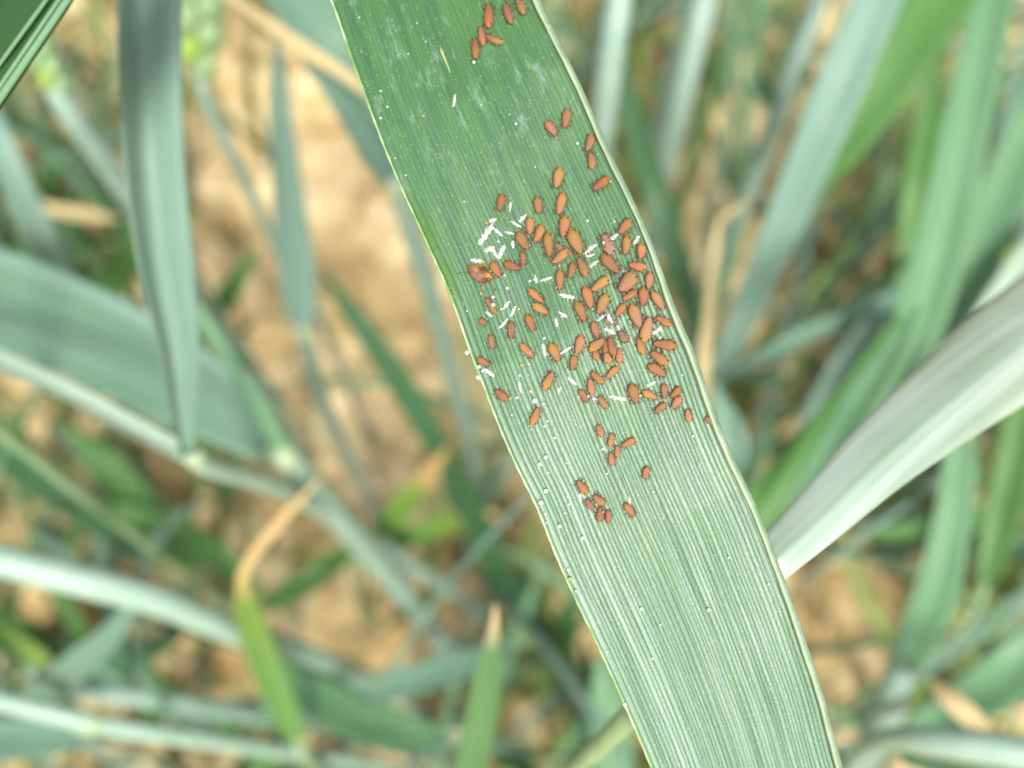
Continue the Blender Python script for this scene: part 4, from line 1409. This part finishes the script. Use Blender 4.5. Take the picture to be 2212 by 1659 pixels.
# right of the leaf
plant('wide silvery grey-green shining blade with faint streaks, tucked behind the rolled margin',
      [('leaf', [(1560, 1330, 0.112, 60), (1660, 1215, 0.110, 96), (1760, 1120, 0.112, 118), (1900, 985, 0.117, 150), (2060, 850, 0.126, 190), (2212, 730, 0.140, 220), (2400, 590, 0.16, 200), (2560, 480, 0.18, 4)], 'silver', -0.34, (-4, -4))])
plant('long pale waxy blade with bluish face slanting down to the rolled margin',
      [('leaf', [(1545, 830, 0.31, 40), (1590, 720, 0.295, 58), (1650, 580, 0.28, 74), (1720, 410, 0.265, 90), (1790, 240, 0.255, 100), (1860, 70, 0.25, 108), (1930, -90, 0.25, 100), (2010, -260, 0.26, 4)], 'glauc', 0.3, (10, 10)),
       ('leaf', [(1740, 430, 0.275, 20), (1800, 340, 0.272, 84), (1880, 220, 0.27, 120), (1970, 90, 0.268, 130), (2060, -40, 0.268, 120), (2150, -170, 0.27, 4)], 'green', 0.2, (0, 0))])
plant('thin bluish stem beside the long pale waxy blade',
      [('stem', [(1800, -100, 0.32, 40), (1755, 30, 0.32, 46), (1700, 190, 0.33, 46), (1640, 350, 0.35, 42), (1590, 470, 0.38, 38), (1540, 580, 0.43, 30)], 'stem', True),
       ('leaf', [(1690, 205, 0.33, 16), (1665, 215, 0.33, 34), (1650, 190, 0.33, 34), (1640, 150, 0.33, 4)], 'deep', 0.3, (0, 0))])
plant('pale green stem standing apart over brown soil',
      [('stem', [(1545, -100, 0.33, 50), (1520, 10, 0.33, 54), (1485, 160, 0.34, 52), (1445, 330, 0.37, 46), (1405, 520, 0.42, 40)], 'stem', True)])
plant('waxy pale stem standing close behind the rolled margin',
      [('stem', [(1352, -110, 0.25, 56), (1335, 20, 0.25, 60), (1315, 160, 0.26, 58), (1300, 300, 0.28, 52), (1290, 430, 0.32, 44)], 'stem', True)])
plant('dark green blade curving down behind the rolled margin',
      [('leaf', [(1530, 760, 0.36, 30), (1480, 620, 0.35, 54), (1425, 440, 0.34, 60), (1380, 300, 0.34, 54), (1350, 180, 0.34, 40), (1330, 80, 0.34, 4)], 'deep', 0.25, (0, 0))])
plant('long green blade with pale keel crossing thin stems',
      [('leaf', [(1860, 980, 0.30, 50), (1920, 850, 0.295, 92), (1985, 680, 0.285, 104), (2035, 500, 0.28, 104), (2075, 300, 0.278, 98), (2115, 110, 0.278, 92), (2150, -60, 0.28, 84), (2190, -240, 0.29, 4)], 'mint', 0.45, (14, 14))])
plant('upright deep green blade with blunt shape behind the long green blade',
      [('leaf', [(1960, 690, 0.36, 50), (1975, 560, 0.355, 74), (1985, 420, 0.35, 72), (2000, 290, 0.35, 60), (2015, 190, 0.35, 30), (2025, 130, 0.35, 4)], 'green', 0.25, (0, 0))])
plant('light green translucent blade crossing behind the long green blade',
      [('leaf', [(1850, 1000, 0.36, 40), (1930, 860, 0.355, 90), (2030, 690, 0.35, 110), (2120, 520, 0.35, 110), (2200, 340, 0.35, 100), (2270, 180, 0.35, 80), (2340, 20, 0.35, 4)], 'mint', 0.3, (0, 0))])
plant('narrow green blade reaching sideways to the rolled margin',
      [('leaf', [(2060, 560, 0.33, 30), (1960, 630, 0.325, 36), (1830, 685, 0.32, 38), (1690, 745, 0.32, 34), (1570, 810, 0.32, 20), (1500, 850, 0.32, 4)], 'teal', 0.4, (0, 0))])
plant('wide green blade with dark fold tucked below the silvery blade',
      [('leaf', [(1560, 1260, 0.235, 90), (1640, 1130, 0.235, 140), (1730, 1010, 0.235, 130), (1820, 890, 0.237, 100), (1890, 780, 0.24, 60), (1950, 680, 0.24, 4)], 'green', 0.5, (18, 18)),
       ('leaf', [(1700, 1120, 0.215, 30), (1790, 980, 0.215, 70), (1870, 850, 0.218, 70), (1940, 740, 0.22, 40), (1985, 660, 0.22, 4)], 'mint', 0.3, (-20, -20))])
plant('dry straw-yellow bent blade standing beside the rolled margin',
      [('leaf', [(1518, 900, 0.28, 16), (1521, 790, 0.28, 26), (1534, 650, 0.28, 23), (1546, 540, 0.28, 17), (1556, 480, 0.28, 12), (1590, 450, 0.282, 9), (1640, 425, 0.286, 7), (1690, 400, 0.28, 4)], 'straw', 0.3, (0, 0))])
plant('blue-green blade with kinked waist and pale sheath over yellow litter',
      [('leaf', [(1945, 1440, 0.27, 56), (1980, 1370, 0.267, 84), (2020, 1270, 0.264, 88), (2050, 1130, 0.262, 76), (2068, 990, 0.262, 64), (2080, 860, 0.262, 40), (2090, 740, 0.264, 4)], 'mint', 0.4, (16, 16)),
       ('stem', [(1958, 1420, 0.272, 60), (1935, 1490, 0.28, 76), (1905, 1560, 0.30, 70), (1870, 1640, 0.33, 60), (1830, 1730, 0.40, 46)], 'stem', True)])
plant('white waxy level stalk with dark underside below the yellow dry tip',
      [('stem', [(2380, 1650, 0.20, 70), (2212, 1628, 0.202, 74), (2060, 1606, 0.208, 68), (1930, 1595, 0.22, 48), (1850, 1640, 0.26, 44), (1800, 1740, 0.33, 38)], 'stem_white', True),
       ('leaf', [(1950, 1640, 0.215, 20), (2040, 1660, 0.215, 34), (2140, 1675, 0.215, 36), (2260, 1690, 0.215, 36), (2400, 1700, 0.22, 4)], 'deep', 0.3, (0, 0))])
plant('broad pale green blade entering beside the yellow dry tip',
      [('leaf', [(1920, 1610, 0.27, 34), (2000, 1575, 0.265, 76), (2100, 1510, 0.26, 96), (2210, 1430, 0.255, 110), (2340, 1330, 0.255, 100), (2470, 1230, 0.26, 4)], 'mint', 0.3, (0, 0))])
plant('cream-yellow dry leaf tip lying over the broad pale green blade',
      [('leaf', [(2160, 1620, 0.235, 20), (2125, 1580, 0.235, 40), (2075, 1530, 0.235, 46), (2030, 1490, 0.235, 36), (2005, 1465, 0.235, 5)], 'straw', 0.3, (0, 0))])
plant('dark teal short blade peeping out right behind the rolled margin',
      [('leaf', [(1560, 1030, 0.24, 40), (1580, 980, 0.24, 70), (1575, 920, 0.24, 60), (1560, 870, 0.24, 30), (1545, 820, 0.24, 4)], 'teal', 0.2, (0, 0))])
plant('olive thin curved blade over tan soil under the silvery blade',
      [('leaf', [(1960, 1420, 0.40, 24), (1920, 1370, 0.395, 30), (1870, 1290, 0.39, 32), (1840, 1210, 0.39, 30), (1830, 1140, 0.39, 4)], 'olive', 0.3, (0, 0))])
plant('flat olive-green blade lying level below the silvery blade',
      [('leaf', [(2260, 1080, 0.38, 30), (2150, 1105, 0.375, 44), (2030, 1135, 0.37, 40), (1920, 1150, 0.37, 34), (1830, 1150, 0.37, 4)], 'green', 0.3, (0, 0))])
plant('green upright blade seen past the end of the silvery blade',
      [('leaf', [(2130, 1260, 0.33, 40), (2160, 1130, 0.33, 70), (2190, 1000, 0.33, 76), (2215, 880, 0.33, 70), (2240, 740, 0.33, 4)], 'green', 0.3, (0, 0))])
plant('pale green soft blade low beside the toothed margin over yellow soil',
      [('leaf', [(1330, 1830, 0.33, 40), (1330, 1700, 0.325, 80), (1320, 1590, 0.32, 86), (1305, 1490, 0.32, 60), (1295, 1410, 0.32, 4)], 'mint', 0.3, (0, 0))])
plant('deep green narrow blade low beside the toothed margin',
      [('leaf', [(1250, 1800, 0.37, 30), (1255, 1680, 0.365, 50), (1265, 1570, 0.36, 50), (1275, 1470, 0.36, 40), (1260, 1380, 0.36, 4)], 'deep', 0.3, (0, 0))])
plant('small green blades low between the dry-tipped blade and the toothed margin',
      [('leaf', [(1170, 1500, 0.46, 30), (1200, 1420, 0.455, 60), (1225, 1340, 0.45, 60), (1240, 1270, 0.45, 4)], 'green', 0.3, (0, 0)),
       ('leaf', [(1100, 1330, 0.48, 30), (1130, 1250, 0.475, 40), (1150, 1170, 0.47, 40), (1160, 1080, 0.47, 4)], 'olive', 0.3, (0, 0))])
plant('pale green blade tip low in the corner beside the white level stalk',
      [('leaf', [(1700, 1780, 0.30, 40), (1760, 1700, 0.295, 80), (1840, 1640, 0.29, 70), (1910, 1600, 0.29, 4)], 'teal', 0.3, (0, 0))])
plant('narrow pale blades crossing near the upright deep green blade',
      [('leaf', [(1700, 1000, 0.40, 24), (1800, 820, 0.39, 44), (1930, 640, 0.38, 48), (2060, 480, 0.37, 46), (2200, 330, 0.36, 40), (2330, 200, 0.36, 4)], 'glauc', 0.3, (0, 0)),
       ('leaf', [(2010, 900, 0.34, 24), (2080, 780, 0.335, 50), (2150, 660, 0.33, 56), (2240, 530, 0.33, 50), (2340, 400, 0.33, 4)], 'pale', 0.3, (0, 0))])

# dry straws
def straw(label, rows, mat='straw'):
    x, y, d, w = rows[0]
    o = make_blade('dry_straw', rows, M[mat], None, 0.35, 0, nlen=24, nw=6, seed=len(label))
    tag(o, label, 'straw', 'dry straws and withered leaves between the wheat')
    return o


straw('long yellow dry straw leaf slanting behind the toothed margin', [(400, -95, 0.25, 14), (500, -8, 0.25, 20), (590, 58, 0.25, 24), (680, 118, 0.25, 26), (770, 180, 0.25, 25), (860, 250, 0.26, 20), (980, 340, 0.27, 4)])
straw('thin second straw strip under the long yellow straw', [(600, 105, 0.27, 8), (680, 165, 0.27, 20), (760, 222, 0.27, 22), (850, 290, 0.27, 20), (960, 370, 0.28, 4)])

# ------------------------------------------------------------------ undergrowth, clods and litter on the soil
CLEAR = [(470, 1180, 70, 60), (150, 1180, 50, 50), (900, 1250, 60, 70), (330, 1180, 60, 60), (1830, 1350, 90, 110), (640, 1480, 80, 60), (350, 1430, 90, 50), (1420, 250, 60, 120), (790, 470, 190, 260), (870, 800, 170, 190), (760, 1000, 140, 120), (700, 1330, 120, 100), (1480, 480, 60, 100), (1760, 1500, 90, 120), (480, 420, 70, 160),
         (1620, 250, 60, 120), (1800, 1400, 120, 200)]


def clear_px(p):
    c_ = RX.transposed() @ (Vector(p) - CAMP)
    if c_.z > -0.05:
        return False
    x = 1106 + c_.x / -c_.z * FPX
    y = 829.5 - c_.y / -c_.z * FPX
    return any(((x - a) / rx) ** 2 + ((y - b2) / ry) ** 2 < 1 for a, b2, rx, ry in CLEAR)


def in_zone(p, zones):
    c_ = RX.transposed() @ (Vector(p) - CAMP)
    if c_.z > -0.05:
        return False
    x = 1106 + c_.x / -c_.z * FPX
    y = 829.5 - c_.y / -c_.z * FPX
    return any(((x - a) / rx) ** 2 + ((y - b2) / ry) ** 2 < 1 for a, b2, rx, ry in zones)


def stuff_blades(name, count, hmin, hmax, mat, kind_label, wid=(0.003, 0.007), seed=1, flat=False, zones=None, bare=False):
    r = random.Random(seed)
    V, F, T, UV = [], [], [], []
    k = 0
    tries = 0
    while k < count and tries < count * (120 if zones else 30):
        tries += 1
        x, y = r.uniform(-0.55, 0.60), r.uniform(-0.22, 0.85)
        az = r.uniform(0, 6.283)
        h = r.uniform(hmin, hmax)
        reach = h * r.uniform(0.3, 0.9) if not flat else r.uniform(0.02, 0.07)
        dx, dy = math.cos(az), math.sin(az)
        mid = (x + dx * reach * 0.5, y + dy * reach * 0.5, h * 0.6)
        if bare:
            if not clear_px(mid):
                continue
        elif clear_px(mid) or clear_px((x, y, 0)) or clear_px((x + dx * reach, y + dy * reach, h)):
            continue
        if zones and not in_zone(mid, zones):
            continue
        k += 1
        w = r.uniform(*wid) / 2
        n_ = 6
        o0 = len(V)
        gz0 = float(soil_height(np.array(x), np.array(y)))
        for i in range(n_ + 1):
            t = i / n_
            px_, py_ = x + dx * reach * t, y + dy * reach * t
            if flat:
                pz = float(soil_height(np.array(px_), np.array(py_))) + 0.003 + 0.01 * math.sin(t * 3)
            else:
                pz = gz0 - 0.004 + h * math.sin(t * 1.9) / math.sin(1.9 if 1.9 < 1.57 else 1.5708)
            ww = w * (1 - t ** 2.2) + 0.0003
            for s, dz in ((-1, 0.25), (0, 0), (1, 0.25)):
                V.append((px_ - dy * ww * s, py_ + dx * ww * s, pz + dz * ww))
                T.append(t * 0.8)
                UV.append((s * ww + 0.5, t * h))
        for i in range(n_):
            for q in range(2):
                F.append((o0 + i * 3 + q, o0 + i * 3 + q + 1, o0 + (i + 1) * 3 + q + 1, o0 + (i + 1) * 3 + q))
    o = link_mesh(name, V, F, mat, attrs={'t': T}, uv=UV)
    sm_ = o.modifiers.new('thickness', 'SOLIDIFY')
    sm_.thickness = 0.0003
    tag(o, kind_label, 'plants', kind='stuff')
    return o


stuff_blades('young_wheat', 420, 0.03, 0.14, M['olive'], 'blurred olive young wheat blades close to the soil', wid=(0.003, 0.009), seed=3)
stuff_blades('low_wheat', 250, 0.05, 0.20, M['green'], 'blurred green low wheat blades between the stems', wid=(0.003, 0.010), seed=4)
stuff_blades('deep_low_wheat', 70, 0.04, 0.16, M['deep'], 'blurred dark green low wheat blades between the stems', wid=(0.004, 0.011), seed=14)
stuff_blades('waxy_low_wheat', 150, 0.08, 0.26, M['glauc'], 'blurred waxy low wheat blades between the stems', wid=(0.003, 0.008), seed=9)
stuff_blades('mint_low_wheat', 170, 0.10, 0.30, M['mint'], 'blurred light green wheat blades rising between the stems', wid=(0.003, 0.008), seed=19)
stuff_blades('lime_low_wheat', 160, 0.03, 0.12, M['lime'], 'blurred yellow-green wheat blades close to the soil', wid=(0.004, 0.009), seed=29)
stuff_blades('standing_straw', 130, 0.04, 0.18, M['straw'], 'blurred dry yellow straw standing between the stems', wid=(0.002, 0.006), seed=39)
LOWLEFT = [(200, 1250, 380, 340), (60, 420, 260, 330), (700, 1620, 380, 110)]
RIGHT = [(2050, 900, 300, 800), (1450, 120, 330, 230), (1950, 1400, 300, 260), (1150, 1560, 160, 220)]
stuff_blades('lime_tangle', 60, 0.05, 0.16, M['lime'], 'blurred yellow-green tangle of blades beyond the rolled margin', wid=(0.004, 0.010), seed=57, zones=RIGHT)
stuff_blades('yellow_litter', 150, 0.02, 0.08, M['straw'], 'blurred fallen yellow leaves low between the stems', wid=(0.005, 0.012), seed=58, zones=LOWLEFT + RIGHT)
stuff_blades('thin_waxy_stalks', 30, 0.18, 0.36, M['glauc'], 'blurred thin waxy stalks crossing behind the leaf', wid=(0.0015, 0.0035), seed=61, zones=LOWLEFT + RIGHT)
stuff_blades('thin_green_stalks', 36, 0.14, 0.32, M['mint'], 'blurred thin light green stalks crossing behind the leaf', wid=(0.0015, 0.004), seed=62, zones=LOWLEFT + RIGHT)
stuff_blades('dark_tangle', 22, 0.08, 0.24, M['deep'], 'blurred dark green tangle of blades low in the crop', wid=(0.006, 0.014), seed=51, zones=LOWLEFT)
stuff_blades('green_tangle', 26, 0.08, 0.26, M['green'], 'blurred green tangle of blades low in the crop', wid=(0.005, 0.012), seed=52, zones=LOWLEFT)
stuff_blades('teal_tangle', 20, 0.10, 0.28, M['teal'], 'blurred blue-green tangle of blades low in the crop', wid=(0.005, 0.012), seed=53, zones=LOWLEFT)
stuff_blades('light_tangle', 55, 0.10, 0.28, M['mint'], 'blurred light green tangle of blades beyond the rolled margin', wid=(0.003, 0.009), seed=54, zones=RIGHT)
stuff_blades('olive_tangle', 80, 0.06, 0.22, M['olive'], 'blurred olive tangle of blades beyond the rolled margin', wid=(0.003, 0.009), seed=55, zones=RIGHT)
stuff_blades('waxy_tangle', 36, 0.12, 0.30, M['glauc'], 'blurred waxy tangle of blades beyond the rolled margin', wid=(0.003, 0.008), seed=56, zones=RIGHT)
stuff_blades('straw_litter', 300, 0.01, 0.02, M['straw'], 'scattered yellow straw litter lying on the soil', wid=(0.002, 0.006), seed=5, flat=True)
stuff_blades('fallen_straw', 60, 0.01, 0.02, M['straw'], 'short broken straws lying on the bare soil', wid=(0.0015, 0.004), seed=6, flat=True, bare=True)

V, F = [], []
rr_ = random.Random(12)
PH = (1 + 5 ** 0.5) / 2
ICO = [(-1, PH, 0), (1, PH, 0), (-1, -PH, 0), (1, -PH, 0), (0, -1, PH), (0, 1, PH), (0, -1, -PH), (0, 1, -PH), (PH, 0, -1), (PH, 0, 1), (-PH, 0, -1), (-PH, 0, 1)]
IF = [(0, 11, 5), (0, 5, 1), (0, 1, 7), (0, 7, 10), (0, 10, 11), (1, 5, 9), (5, 11, 4), (11, 10, 2), (10, 7, 6), (7, 1, 8), (3, 9, 4), (3, 4, 2), (3, 2, 6), (3, 6, 8), (3, 8, 9), (4, 9, 5), (2, 4, 11), (6, 2, 10), (8, 6, 7), (9, 8, 1)]
for k in range(2600):
    x, y = rr_.uniform(-0.65, 0.7), rr_.uniform(-0.3, 0.95)
    s = rr_.choice((0.0012, 0.002, 0.003, 0.005, 0.008, 0.012)) * rr_.uniform(0.6, 1.3)
    zz = float(soil_height(np.array(x), np.array(y)))
    o0 = len(V)
    V += [(x + p[0] * s * rr_.uniform(.6, 1.1), y + p[1] * s * rr_.uniform(.6, 1.1), zz + p[2] * s * 0.6 * rr_.uniform(.6, 1.1)) for p in ICO]
    F += [tuple(o0 + i for i in f) for f in IF]
tag(link_mesh('soil_clods', V, F, M['soil'], smooth=False), 'loose clods and crumbs of dry soil', 'soil', kind='stuff')
